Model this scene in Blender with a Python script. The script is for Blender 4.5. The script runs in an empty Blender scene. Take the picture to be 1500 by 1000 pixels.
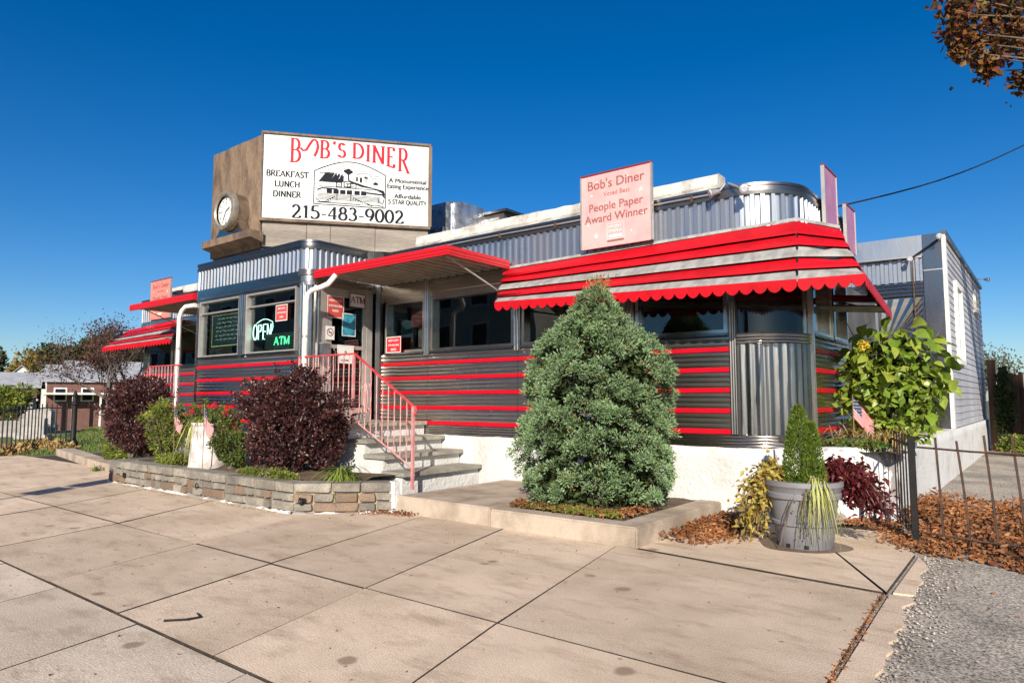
import bpy, bmesh, math, random
import numpy as np
from mathutils import Vector, Matrix
random.seed(11); RNG = np.random.default_rng(7)
C = bpy.context.scene.collection
sc = bpy.context.scene

# ------------------------------------------------------------------ camera
cd = bpy.data.cameras.new('camera'); cam = bpy.data.objects.new('camera', cd); C.objects.link(cam)
cam.location = (0, 0, 1.35)
cam.rotation_euler = (math.radians(90 + 4.8), 0, math.radians(38.3))
cd.sensor_width = 36; cd.lens = 24.0; cd.clip_start = .05; cd.clip_end = 2000
sc.camera = cam
# ------------------------------------------------------------------ sky and sun
SUN_EL = math.radians(26); SUN_AZ = math.atan2(.53, -.85)      # clockwise from +Y
w = bpy.data.worlds.new('World'); sc.world = w; w.use_nodes = True
nt = w.node_tree; bg = nt.nodes['Background']
sky = nt.nodes.new('ShaderNodeTexSky'); sky.sky_type = 'NISHITA'; sky.sun_disc = False
sky.sun_elevation = SUN_EL; sky.sun_rotation = SUN_AZ
sky.altitude = 800; sky.air_density = 1.0; sky.dust_density = .95; sky.ozone_density = 4.0
hs = nt.nodes.new('ShaderNodeHueSaturation'); hs.inputs['Saturation'].default_value = 1.36; hs.inputs['Value'].default_value = .95; hs.inputs['Hue'].default_value = .506
nt.links.new(sky.outputs[0], hs.inputs['Color']); nt.links.new(hs.outputs[0], bg.inputs[0]); bg.inputs[1].default_value = .085
sl = bpy.data.lights.new('sun', 'SUN'); so = bpy.data.objects.new('sun', sl); C.objects.link(so)
sl.energy = 5.0; sl.angle = math.radians(.5); sl.color = (1, .91, .78)
sd = Vector((math.sin(SUN_AZ)*math.cos(SUN_EL), math.cos(SUN_AZ)*math.cos(SUN_EL), math.sin(SUN_EL)))
so.rotation_euler = sd.to_track_quat('Z', 'Y').to_euler(); so.location = (10, -14, 12)
vs = sc.view_settings; vs.view_transform = 'Standard'; vs.look = 'None'; vs.exposure = .5; vs.gamma = 1; vs.use_curve_mapping = False

# ------------------------------------------------------------------ materials
MATS = {}
def mat(name, col, rough=.6, metal=0., col2=None, vscale=3., vlo=.42, vhi=.62, bump=0., bscale=40., stretch=(1,1,1), rand=0., spec=.5,
        fine=0., fscale=80., rvar=0., detail=4., bdist=.02):
    m = bpy.data.materials.new(name); m.use_nodes = True; t = m.node_tree; N = t.nodes; b = N['Principled BSDF']; K = t.links.new
    tc = N.new('ShaderNodeTexCoord'); mp = N.new('ShaderNodeMapping'); mp.inputs['Scale'].default_value = stretch
    K(tc.outputs['Object'], mp.inputs['Vector'])
    n1 = N.new('ShaderNodeTexNoise'); n1.inputs['Scale'].default_value = vscale; n1.inputs['Detail'].default_value = detail; n1.inputs['Roughness'].default_value = .6
    K(mp.outputs[0], n1.inputs['Vector'])
    rm = N.new('ShaderNodeMapRange'); rm.inputs['From Min'].default_value = vlo; rm.inputs['From Max'].default_value = vhi; K(n1.outputs['Fac'], rm.inputs['Value'])
    mx = N.new('ShaderNodeMix'); mx.data_type = 'RGBA'; K(rm.outputs[0], mx.inputs['Factor'])
    c2 = col2 if col2 else tuple(min(1, c*.86) for c in col)
    mx.inputs[6].default_value = (*col, 1); mx.inputs[7].default_value = (*c2, 1)
    out = mx.outputs[2]
    if fine:
        n2 = N.new('ShaderNodeTexNoise'); n2.inputs['Scale'].default_value = fscale; n2.inputs['Detail'].default_value = 3; K(mp.outputs[0], n2.inputs['Vector'])
        r2 = N.new('ShaderNodeMapRange'); r2.inputs['From Min'].default_value = .3; r2.inputs['From Max'].default_value = .7
        r2.inputs['To Min'].default_value = 1-fine; r2.inputs['To Max'].default_value = 1+fine; K(n2.outputs['Fac'], r2.inputs['Value'])
        vm = N.new('ShaderNodeVectorMath'); vm.operation = 'SCALE'; K(out, vm.inputs[0]); K(r2.outputs[0], vm.inputs['Scale']); out = vm.outputs[0]
    if rand:
        oi = N.new('ShaderNodeObjectInfo'); r3 = N.new('ShaderNodeMapRange'); r3.inputs['To Min'].default_value = 1-rand; r3.inputs['To Max'].default_value = 1+rand
        K(oi.outputs['Random'], r3.inputs['Value']); vm = N.new('ShaderNodeVectorMath'); vm.operation = 'SCALE'
        K(out, vm.inputs[0]); K(r3.outputs[0], vm.inputs['Scale']); out = vm.outputs[0]
    K(out, b.inputs['Base Color'])
    b.inputs['Roughness'].default_value = rough; b.inputs['Metallic'].default_value = metal; b.inputs['Specular IOR Level'].default_value = spec
    if rvar:
        r4 = N.new('ShaderNodeMapRange'); r4.inputs['From Min'].default_value = .3; r4.inputs['From Max'].default_value = .7
        r4.inputs['To Min'].default_value = max(.02, rough-rvar); r4.inputs['To Max'].default_value = rough+rvar; K(n1.outputs['Fac'], r4.inputs['Value']); K(r4.outputs[0], b.inputs['Roughness'])
    if bump:
        nb = N.new('ShaderNodeTexNoise'); nb.inputs['Scale'].default_value = bscale; nb.inputs['Detail'].default_value = 4; K(mp.outputs[0], nb.inputs['Vector'])
        bp = N.new('ShaderNodeBump'); bp.inputs['Strength'].default_value = bump; bp.inputs['Distance'].default_value = bdist
        K(nb.outputs['Fac'], bp.inputs['Height']); K(bp.outputs[0], b.inputs['Normal'])
    MATS[name] = m; return m
def leafmat(name, cols, rough=.55, trans=.25, vscale=2., vamt=.35, spec=.3):
    """foliage: a random tone for every leaf island, a slow drift over the plant"""
    m = bpy.data.materials.new(name); m.use_nodes = True; t = m.node_tree; N = t.nodes; b = N['Principled BSDF']; K = t.links.new
    g = N.new('ShaderNodeNewGeometry'); oi = N.new('ShaderNodeObjectInfo'); ad = N.new('ShaderNodeMath'); ad.operation = 'ADD'
    K(g.outputs['Random Per Island'], ad.inputs[0]); K(oi.outputs['Random'], ad.inputs[1]); fr = N.new('ShaderNodeMath'); fr.operation = 'FRACT'; K(ad.outputs[0], fr.inputs[0])
    cr = N.new('ShaderNodeValToRGB'); e = cr.color_ramp.elements
    for i, c in enumerate(cols):
        p = i/(len(cols)-1)
        if i < 2: e[i].position = p; e[i].color = (*c, 1)
        else: q = e.new(p); q.color = (*c, 1)
    e[0].position = 0; 
    for i, c in enumerate(cols): e[i].position = i/(len(cols)-1); e[i].color = (*c, 1)
    K(fr.outputs[0], cr.inputs[0])
    tc = N.new('ShaderNodeTexCoord'); n = N.new('ShaderNodeTexNoise'); n.inputs['Scale'].default_value = vscale; K(tc.outputs['Object'], n.inputs['Vector'])
    r = N.new('ShaderNodeMapRange'); r.inputs['From Min'].default_value = .35; r.inputs['From Max'].default_value = .65; r.inputs['To Min'].default_value = 1-vamt; r.inputs['To Max'].default_value = 1+vamt
    K(n.outputs['Fac'], r.inputs['Value']); vm = N.new('ShaderNodeVectorMath'); vm.operation = 'SCALE'; K(cr.outputs[0], vm.inputs[0]); K(r.outputs[0], vm.inputs['Scale'])
    K(vm.outputs[0], b.inputs['Base Color']); b.inputs['Roughness'].default_value = rough; b.inputs['Specular IOR Level'].default_value = spec
    if trans:
        tr = N.new('ShaderNodeBsdfTranslucent'); K(vm.outputs[0], tr.inputs['Color']); ms = N.new('ShaderNodeMixShader'); ms.inputs[0].default_value = trans
        K(b.outputs[0], ms.inputs[1]); K(tr.outputs[0], ms.inputs[2]); K(ms.outputs[0], N['Material Output'].inputs['Surface'])
    MATS[name] = m; return m
def emat(name, col, s, base=(.02,.02,.02)):
    m = mat(name, base, .4); b = m.node_tree.nodes['Principled BSDF']; b.inputs['Emission Color'].default_value = (*col, 1); b.inputs['Emission Strength'].default_value = s; return m
def glassmat(name, tint, gain=1.6):
    m = bpy.data.materials.new(name); m.use_nodes = True; t = m.node_tree; N = t.nodes; K = t.links.new; N.remove(N['Principled BSDF'])
    tr = N.new('ShaderNodeBsdfTransparent'); tr.inputs[0].default_value = (*tint, 1); gl = N.new('ShaderNodeBsdfGlossy'); gl.inputs['Roughness'].default_value = .012; gl.inputs['Color'].default_value = (.9,.95,.95,1)
    fr = N.new('ShaderNodeLayerWeight'); fr.inputs['Blend'].default_value = .5; pw = N.new('ShaderNodeMath'); pw.operation = 'POWER'; pw.inputs[1].default_value = 4.; K(fr.outputs['Facing'], pw.inputs[0])
    ml = N.new('ShaderNodeMath'); ml.operation = 'MULTIPLY_ADD'; ml.use_clamp = True; ml.inputs[1].default_value = .9*gain; ml.inputs[2].default_value = .045*gain; K(pw.outputs[0], ml.inputs[0])
    tc = N.new('ShaderNodeTexCoord'); n = N.new('ShaderNodeTexNoise'); n.inputs['Scale'].default_value = 1.3; K(tc.outputs['Object'], n.inputs['Vector']); bp = N.new('ShaderNodeBump'); bp.inputs['Strength'].default_value = .03; bp.inputs['Distance'].default_value = .05
    K(n.outputs['Fac'], bp.inputs['Height']); K(bp.outputs[0], gl.inputs['Normal'])
    ms = N.new('ShaderNodeMixShader'); K(ml.outputs[0], ms.inputs[0]); K(tr.outputs[0], ms.inputs[1]); K(gl.outputs[0], ms.inputs[2]); K(ms.outputs[0], N['Material Output'].inputs['Surface'])
    MATS[name] = m; return m

def concrete_mat(name, col, col2):
    """pavement concrete: blotches, grain, sparse round stains"""
    m = mat(name, col, .85, 0, col2, 1.1, .38, .64, .25, 90, rand=.13, fine=.32, fscale=150, spec=.25, detail=6)
    t = m.node_tree; N = t.nodes; K = t.links.new; b = N['Principled BSDF']; src = b.inputs['Base Color'].links[0].from_socket
    g = N.new('ShaderNodeNewGeometry')
    def spots(scale, lo, hi, keep, colr, amt, src):
        nz = N.new('ShaderNodeTexNoise'); nz.inputs['Scale'].default_value = 9; K(g.outputs['Position'], nz.inputs['Vector'])
        mm = N.new('ShaderNodeMix'); mm.data_type = 'VECTOR'; mm.inputs['Factor'].default_value = .045; K(g.outputs['Position'], mm.inputs[4]); K(nz.outputs['Color'], mm.inputs[5])
        v = N.new('ShaderNodeTexVoronoi'); v.inputs['Scale'].default_value = scale; K(mm.outputs[1], v.inputs['Vector'])
        r = N.new('ShaderNodeMapRange'); r.inputs['From Min'].default_value = lo; r.inputs['From Max'].default_value = hi; r.inputs['To Min'].default_value = amt; r.inputs['To Max'].default_value = 0; K(v.outputs['Distance'], r.inputs['Value'])
        sx = N.new('ShaderNodeSeparateColor'); K(v.outputs['Color'], sx.inputs[0]); c = N.new('ShaderNodeMath'); c.operation = 'GREATER_THAN'; c.inputs[1].default_value = keep; K(sx.outputs[0], c.inputs[0])
        ml = N.new('ShaderNodeMath'); ml.operation = 'MULTIPLY'; K(r.outputs[0], ml.inputs[0]); K(c.outputs[0], ml.inputs[1])
        mx = N.new('ShaderNodeMix'); mx.data_type = 'RGBA'; K(ml.outputs[0], mx.inputs['Factor']); K(src, mx.inputs[6]); mx.inputs[7].default_value = (*colr, 1)
        return mx.outputs[2]
    src = spots(2.6, .10, .17, .72, (.17, .11, .07), .65, src)
    src = spots(7., .04, .12, .70, (.10, .075, .06), .75, src)
    src = spots(1.3, .10, .30, .55, (.30, .21, .14), .3, src)
    # long brown smears
    mp = N.new('ShaderNodeMapping'); mp.inputs['Scale'].default_value = (1.2, 3.2, 1); mp.inputs['Rotation'].default_value = (0, 0, .6); K(g.outputs['Position'], mp.inputs['Vector'])
    n = N.new('ShaderNodeTexNoise'); n.inputs['Scale'].default_value = 1.7; n.inputs['Detail'].default_value = 7; n.inputs['Roughness'].default_value = .68; K(mp.outputs[0], n.inputs['Vector'])
    r = N.new('ShaderNodeMapRange'); r.inputs['From Min'].default_value = .50; r.inputs['From Max'].default_value = .74; r.inputs['To Max'].default_value = .62; K(n.outputs['Fac'], r.inputs['Value'])
    mx = N.new('ShaderNodeMix'); mx.data_type = 'RGBA'; K(r.outputs[0], mx.inputs['Factor']); K(src, mx.inputs[6]); mx.inputs[7].default_value = (.25, .16, .10, 1)
    K(mx.outputs[2], b.inputs['Base Color']); return m

chrome   = mat('chrome', (.56,.52,.47), .22, 1, (.34,.315,.285), 2.2, .42, .72, .10, 3, (.35,1,1.6), rvar=.07, bdist=.03)
flutem   = mat('fluted_steel', (.60,.55,.485), .31, 1, (.32,.295,.26), 1.6, .40, .68, .12, 3, (.3,1,1.2), rvar=.10, bdist=.03)
chromeV  = mat('chrome_dull', (.30,.30,.30), .27, 1, (.17,.165,.16), 3, .45, .75, .08, 5, (1,1,.3), rvar=.08)
galv     = mat('corrugated_steel', (.43,.465,.52), .46, 1, (.31,.33,.355), 2.4, .42, .7, .08, 8, (1,1,.4), rvar=.1)
darksteel= mat('dark_steel', (.24,.235,.23), .35, 1, (.20,.19,.19), 3, rvar=.08, bump=.05, bscale=6)
red      = mat('red_enamel', (.58,.004,.018), .35, 0, (.46,.004,.015), 4, fine=.08, spec=.3)
awnred   = mat('awning_red', (.56,.004,.012), .5, 0, (.42,.004,.010), 2.5, spec=.25, fine=.08, fscale=30, bump=.15, bscale=9)
awngrey  = mat('awning_grey', (.36,.36,.34), .65, 0, (.24,.235,.22), 4, spec=.25, fine=.1, stretch=(2.2,1,.6), bump=.15, bscale=9)
canred   = mat('canopy_red', (.56,.008,.014), .42, 0, (.52,.01,.018), 3, fine=.06)
soffit   = mat('soffit_tan', (.42,.37,.29), .55, 0, (.32,.28,.22), 3)
stucco   = mat('white_stucco', (.60,.60,.59), .85, 0, (.43,.41,.375), 2.2, .50, .78, .55, 22, fine=.05, fscale=60, spec=.2, bdist=.03)
peel     = mat('peeling_stucco', (.74,.73,.71), .85, 0, (.30,.28,.27), 2.3, .50, .54, .5, 24, spec=.2, detail=8, bdist=.03)
whitepaint = mat('white_paint', (.74,.73,.70), .55, 0, (.58,.55,.50), 5)
greyside = mat('siding_paint', (.43,.44,.47), .6, 0, (.30,.30,.33), 2.2, .42, .68, .2, 30, (1,.25,1.5), rand=.07, fine=.06)
pinkpaint= mat('faded_pink_paint', (.52,.19,.19), .5, 0, (.56,.30,.28), 12, fine=.08)
railred  = mat('rail_red_paint', (.55,.03,.04), .45, 0, (.50,.10,.10), 10)
wood     = mat('weathered_plywood', (.21,.145,.095), .78, 0, (.10,.066,.046), 4.5, .44, .66, .3, 25, (1,1,.35), rand=.12, fine=.16, fscale=40)
woodgrey = mat('grey_boards', (.21,.18,.15), .8, 0, (.30,.26,.22), 3, .4, .65, .3, 25, (.25,.25,2), rand=.1, fine=.14, fscale=40)
signwhite= mat('sign_white', (.62,.64,.62), .4, 0, (.57,.59,.57), 2, spec=.3)
ink      = mat('navy_ink', (.010,.012,.020), .6, spec=.1)
inkgrey  = mat('grey_ink', (.16,.17,.19), .5)
signred  = mat('sign_red', (.50,.006,.025), .5, spec=.15)
pink     = mat('faded_pink_sign', (.80,.40,.38), .45, 0, (.74,.33,.32), 2.5)
pinkL    = mat('salmon_sign', (.80,.23,.18), .45, 0, (.72,.20,.16), 2.5)
mauve    = mat('mauve_sign', (.36,.16,.30), .5, 0, (.45,.22,.30), 4)
browntext= mat('brown_print', (.28,.12,.11), .5)
alu      = mat('sign_edge_metal', (.50,.48,.45), .45, .6, (.45,.42,.40), 8)
darkred  = mat('dark_red_trim', (.20,.02,.03), .5)
coping   = mat('coated_coping', (.60,.58,.53), .8, 0, (.36,.33,.29), 3.5, .48, .68, .35, 30, fine=.12, fscale=50, detail=7)
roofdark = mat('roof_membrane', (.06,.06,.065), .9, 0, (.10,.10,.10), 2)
foil     = mat('duct_foil', (.78,.80,.84), .48, 1, (.5,.54,.6), 5, bump=.6, bscale=9, bdist=.05)
acbrown  = mat('rooftop_unit_brown', (.075,.06,.055), .6, 0, (.05,.042,.04), 6)
concrete = concrete_mat('pavement_concrete', (.68,.535,.40), (.53,.41,.295))
concreteG= concrete_mat('street_strip_concrete', (.64,.535,.42), (.53,.44,.34))
padconc  = mat('pad_concrete', (.47,.39,.31), .88, 0, (.29,.23,.175), 2.2, .42, .66, .35, 70, fine=.14, fscale=120, spec=.2, detail=7)
dirt     = mat('joint_dirt', (.028,.02,.014), .95, 0, (.055,.04,.028), 6, fine=.3)
soil     = mat('bed_soil', (.075,.05,.032), .95, 0, (.13,.085,.05), 5, bump=.6, bscale=30, fine=.3)
asphalt  = mat('worn_asphalt', (.41,.36,.30), .9, 0, (.25,.22,.185), .9, .42, .62, .3, 110, fine=.8, fscale=70, spec=.2, detail=7)
roadm    = mat('road_asphalt', (.05,.05,.052), .85, 0, (.07,.068,.065), 1.5, fine=.25, fscale=60)
ground_m = mat('bare_ground', (.13,.11,.08), .95, 0, (.09,.095,.045), .2, fine=.2)
lawn_m   = mat('lawn_green', (.10,.155,.035), .9, 0, (.15,.15,.05), .8, fine=.35, fscale=25)
mortar   = mat('mortar', (.36,.285,.20), .9, 0, (.26,.20,.14), 6, bump=.4, bscale=60, fine=.15)
stone_g  = mat('grey_stone', (.175,.16,.135), .75, 0, (.28,.25,.205), 5, .4, .65, .4, 30, rand=.28, fine=.18, fscale=45)
stone_b  = mat('brown_stone', (.20,.135,.09), .75, 0, (.15,.115,.085), 6, .4, .65, .4, 30, rand=.25, fine=.18, fscale=45)
slate    = mat('slate_tread', (.36,.34,.285), .75, 0, (.22,.21,.175), 3, .4, .65, .35, 25, (.4,1,1), rand=.1, fine=.15)
iron     = mat('black_iron', (.010,.010,.011), .6, 0, (.018,.015,.013), 12, spec=.3)
rustiron = mat('rusty_iron', (.05,.035,.03), .7, .2, (.12,.055,.03), 14)
potgrey  = mat('grey_resin', (.205,.205,.22), .55, 0, (.17,.17,.18), 3, bump=.1, bscale=60, fine=.06)
plantercem = mat('painted_planter', (.62,.58,.56), .8, 0, (.42,.38,.36), 6, .45, .6, .3, 40)
bark     = mat('bark', (.10,.075,.055), .9, 0, (.17,.135,.10), 9, bump=.6, bscale=40)
barkred  = mat('grey_bark', (.11,.085,.075), .9, 0, (.16,.13,.115), 8)
dryleaf  = leafmat('dry_leaves', [(.30,.11,.035),(.22,.075,.025),(.36,.17,.07),(.16,.06,.025),(.42,.23,.11)], .7, .15)
bluegreen= leafmat('juniper_needles', [(.10,.175,.070),(.165,.265,.125),(.27,.385,.225),(.17,.23,.065),(.215,.32,.18)], .6, .15, 4, .25)
brownneed= leafmat('brown_needles', [(.20,.11,.05),(.14,.07,.035),(.27,.17,.08)], .7, .1)
purple   = leafmat('purple_leaves', [(.034,.012,.014),(.065,.020,.020),(.020,.009,.011),(.13,.045,.038),(.05,.022,.018)], .42, .12, 3, .3, .5)
limeleaf = leafmat('lime_leaves', [(.22,.26,.035),(.13,.20,.03),(.30,.31,.05),(.08,.14,.025),(.26,.22,.05)], .5, .3)
midgreen = leafmat('mid_green_leaves', [(.05,.10,.022),(.09,.145,.03),(.14,.17,.04),(.13,.09,.03)], .5, .25)
thuja_m  = leafmat('thuja_sprays', [(.09,.15,.018),(.16,.23,.025),(.055,.105,.015),(.20,.25,.035)], .55, .25, 8, .2)
yellowlf = leafmat('yellow_leaves', [(.42,.33,.055),(.55,.46,.12),(.30,.21,.045),(.20,.12,.04)], .5, .3, 4, .2)
redlf    = leafmat('maroon_leaves', [(.105,.012,.02),(.06,.01,.015),(.17,.03,.032),(.16,.05,.025)], .4, .25, 5, .3)
stripegr = leafmat('striped_grass_blades', [(.42,.42,.14),(.27,.32,.08),(.52,.48,.22),(.34,.30,.10)], .5, .3)
dayl     = leafmat('daylily_blades', [(.10,.19,.03),(.19,.27,.045),(.26,.26,.06),(.08,.14,.025)], .45, .3)
bigleaf  = leafmat('broad_leaf', [(.21,.30,.032),(.15,.24,.026),(.27,.35,.05),(.32,.36,.06),(.12,.20,.024)], .38, .3, 6, .15, .45)
flowery  = leafmat('yellow_flowers', [(.75,.45,.03),(.70,.55,.05)], .6, .2)
redflow  = leafmat('red_flowers', [(.62,.02,.03),(.70,.05,.06)], .5, .2)
straw    = leafmat('dry_stalks', [(.36,.23,.09),(.25,.14,.05),(.45,.32,.14),(.22,.22,.06)], .7, .2)
maple_m  = leafmat('maple_leaves', [(.055,.018,.012),(.15,.055,.02),(.24,.10,.02),(.06,.055,.015),(.13,.03,.03),(.16,.13,.03)], .55, .3, 1, .4)
sparse_m = leafmat('russet_leaves', [(.12,.05,.04),(.075,.035,.03),(.17,.075,.055),(.09,.06,.035)], .6, .25, .5, .3)
goldtree = leafmat('golden_leaves', [(.26,.17,.02),(.17,.14,.02),(.33,.19,.025),(.10,.10,.02)], .6, .2, .2, .3)
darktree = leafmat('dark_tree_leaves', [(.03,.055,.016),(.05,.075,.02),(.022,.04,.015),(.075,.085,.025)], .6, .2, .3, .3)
grass_m  = leafmat('grass_blades', [(.10,.17,.03),(.16,.21,.04),(.20,.19,.06)], .6, .3)
glass    = glassmat('window_glass', (.80,.85,.84), 1.1)
glassd   = glassmat('door_glass', (.5,.55,.56), 1.2)
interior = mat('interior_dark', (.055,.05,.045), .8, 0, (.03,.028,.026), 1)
interiorR= mat('interior_counter', (.16,.05,.04), .5)
houseW   = mat('house_white', (.66,.65,.60), .7, 0, (.55,.53,.48), 1)
brickm   = mat('house_brick', (.16,.075,.06), .85, 0, (.12,.06,.05), 3, fine=.2, fscale=12)
roofgrey = mat('house_roof_grey', (.36,.37,.39), .8, 0, (.27,.28,.30), 1, rand=.15)
granite  = mat('granite', (.33,.31,.29), .6, 0, (.24,.22,.21), 4, rand=.2, fine=.2)
fencewood= mat('fence_boards', (.105,.052,.032), .85, 0, (.17,.10,.07), 3, .4, .65, .2, 20, (3,3,.3), rand=.25, fine=.15)
flagred  = mat('flag_red', (.50,.03,.04), .7); flagwhite = mat('flag_white', (.52,.50,.49), .8); flagblue = mat('flag_blue', (.02,.025,.09), .7)
neon     = emat('neon_green', (.55,1,.80), 3.); neonatm = emat('lit_atm_green', (.10,.95,.35), 2.4)
chalk    = mat('chalkboard', (.012,.03,.024), .6); chalkw = mat('chalk', (.75,.85,.72), .8); chalkframe = mat('chalkboard_frame', (.55,.60,.30), .6)
noticered= mat('notice_red', (.50,.07,.06), .5); noticewhite = mat('notice_white', (.68,.68,.66), .5); noticeblue = mat('notice_blue', (.05,.30,.42), .45, 0, (.02,.14,.22), 9)
lampglass= mat('lamp_glass', (.40,.42,.45), .15, 0, (.6,.62,.66), 10)
bldg     = mat('far_building_tan', (.52,.45,.37), .8, 0, (.44,.38,.31), .5)
darkhole = mat('drain_dark', (.01,.01,.01), .9)

# ------------------------------------------------------------------ mesh helpers
ORG = {}
def tag(o, label=None, cat=None, group=None, kind=None):
    if label: o['label'] = label
    if cat: o['category'] = cat
    if group: o['group'] = group
    if kind: o['kind'] = kind
    return o
def thing(name, label, cat, loc=(0,0,0), group=None):
    o = bpy.data.objects.new(name, None); C.objects.link(o); o.location = loc; o.empty_display_size = .2
    ORG[o.name] = Vector(loc); return tag(o, label, cat, group)
def link(name, me, parent=None, loc=None):
    """mesh whose vertices are world coordinates; the object's origin sits at its thing's base (or at loc)"""
    o = bpy.data.objects.new(name, me); C.objects.link(o)
    if parent is not None:
        org = ORG[parent.name]; o.parent = parent; ORG[o.name] = org
    else:
        org = Vector(loc) if loc is not None else Vector((0,0,0)); o.location = org; ORG[o.name] = org
    if org.length: me.transform(Matrix.Translation(-org))
    return o
def piece(name, me, parent, loc=(0,0,0), rot=(0,0,0), scale=(1,1,1)):
    """one of many alike pieces: shared mesh in local coordinates, placed in world coordinates under its parent"""
    o = bpy.data.objects.new(name, me); C.objects.link(o); o.parent = parent
    o.location = Vector(loc) - ORG[parent.name]; o.rotation_euler = rot; o.scale = scale; ORG[o.name] = Vector(loc); return o
TINY = {'lettering', 'stars_and_emblem', 'chalk_writing', 'sun_rays', 'illustration', 'hands_and_numerals'}
class MB:
    def __init__(s): s.v = []; s.f = []; s.mi = []
    def add(s, vs, fs, mi=0):
        b = len(s.v); s.v += [tuple(p) for p in vs]; s.f += [tuple(i+b for i in f) for f in fs]; s.mi += [mi]*len(fs); return s
    def box(s, x0, x1, y0, y1, z0, z1, mi=0):
        v = [(x0,y0,z0),(x1,y0,z0),(x1,y1,z0),(x0,y1,z0),(x0,y0,z1),(x1,y0,z1),(x1,y1,z1),(x0,y1,z1)]
        return s.add(v, [(0,3,2,1),(4,5,6,7),(0,1,5,4),(1,2,6,5),(2,3,7,6),(3,0,4,7)], mi)
    def obox(s, c, a, b, d, mi=0):
        """box from a centre and three half vectors"""
        c, a, b, d = map(Vector, (c, a, b, d)); P = [c-a-b-d, c+a-b-d, c+a+b-d, c-a+b-d, c-a-b+d, c+a-b+d, c+a+b+d, c-a+b+d]
        return s.add(P, [(0,3,2,1),(4,5,6,7),(0,1,5,4),(1,2,6,5),(2,3,7,6),(3,0,4,7)], mi)
    def poly(s, pts, mi=0): return s.add(pts, [tuple(range(len(pts)))], mi)
    def prism(s, pts, vec, mi=0):
        n = len(pts); vec = Vector(vec); P = [Vector(p) for p in pts]; Q = [p+vec for p in P]
        return s.add(P+Q, [tuple(range(n))[::-1], tuple(range(n, 2*n))] + [(i, (i+1) % n, n+(i+1) % n, n+i) for i in range(n)], mi)
    def grid(s, rows, mi=0, close=False):
        n = len(rows[0]); v = [p for r in rows for p in r]; f = []
        for i in range(len(rows)-1):
            for j in range(n if close else n-1):
                k = (j+1) % n; f.append((i*n+j, i*n+k, (i+1)*n+k, (i+1)*n+j))
        return s.add(v, f, mi)
    def tube(s, pts, r, n=6, cap=True, mi=0):
        P = [Vector(p) for p in pts]; R = r if isinstance(r, (list, tuple)) else [r]*len(P); rows = []
        up = Vector((0,0,1)); prev = None
        for i, p in enumerate(P):
            t = (P[min(i+1, len(P)-1)] - P[max(i-1, 0)]).normalized()
            if prev is None: a = t.cross(up) if abs(t.z) < .95 else t.cross(Vector((1,0,0)))
            else: a = prev - t*prev.dot(t)
            a.normalize(); prev = a; b = t.cross(a)
            rows.append([p + (a*math.cos(2*math.pi*k/n) + b*math.sin(2*math.pi*k/n))*R[i] for k in range(n)])
        base = len(s.v); s.grid(rows, mi, True)
        if cap:
            s.f.append(tuple(base+k for k in range(n))[::-1]); s.f.append(tuple(base+(len(P)-1)*n+k for k in range(n))); s.mi += [mi, mi]
        return s
    def lathe(s, c, prof, n=20, axis='z', mi=0):
        c = Vector(c); rows = []
        for r, h in prof:
            row = []
            for k in range(n):
                a = 2*math.pi*k/n; q = (r*math.cos(a), r*math.sin(a), h)
                if axis == 'y': q = (q[0], q[2], q[1])
                if axis == 'x': q = (q[2], q[0], q[1])
                row.append(c+Vector(q))
            rows.append(row)
        return s.grid(rows, mi, True)
    def mesh(s, name, mats, smooth=False, fix=False):
        me = bpy.data.meshes.new(name); me.from_pydata(s.v, [], s.f)
        for m in (mats if isinstance(mats, (list, tuple)) else [mats]): me.materials.append(m)
        if any(s.mi): me.polygons.foreach_set('material_index', s.mi)
        if fix:
            bm = bmesh.new(); bm.from_mesh(me); bmesh.ops.remove_doubles(bm, verts=bm.verts, dist=1e-5); bmesh.ops.recalc_face_normals(bm, faces=bm.faces); bm.to_mesh(me); bm.free()
        if smooth:
            me.polygons.foreach_set('use_smooth', [True]*len(me.polygons))
            if smooth != 'all': me.set_sharp_from_angle(angle=math.radians(38))
        me.update(); return me
    def build(s, name, mats, parent=None, loc=None, smooth=False, fix=False):
        o = link(name, s.mesh(name, mats, smooth, fix), parent, loc)
        if name in TINY: o['kind'] = 'stuff'                          # print and detail too small to pick apart
        return o
def npmesh(name, V, F, m):
    me = bpy.data.meshes.new(name); me.from_pydata(V.tolist(), [], F.tolist())
    for q in (m if isinstance(m, (list, tuple)) else [m]): me.materials.append(q)
    me.update(); return me
def structure(o): o['kind'] = 'structure'; return o

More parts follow.
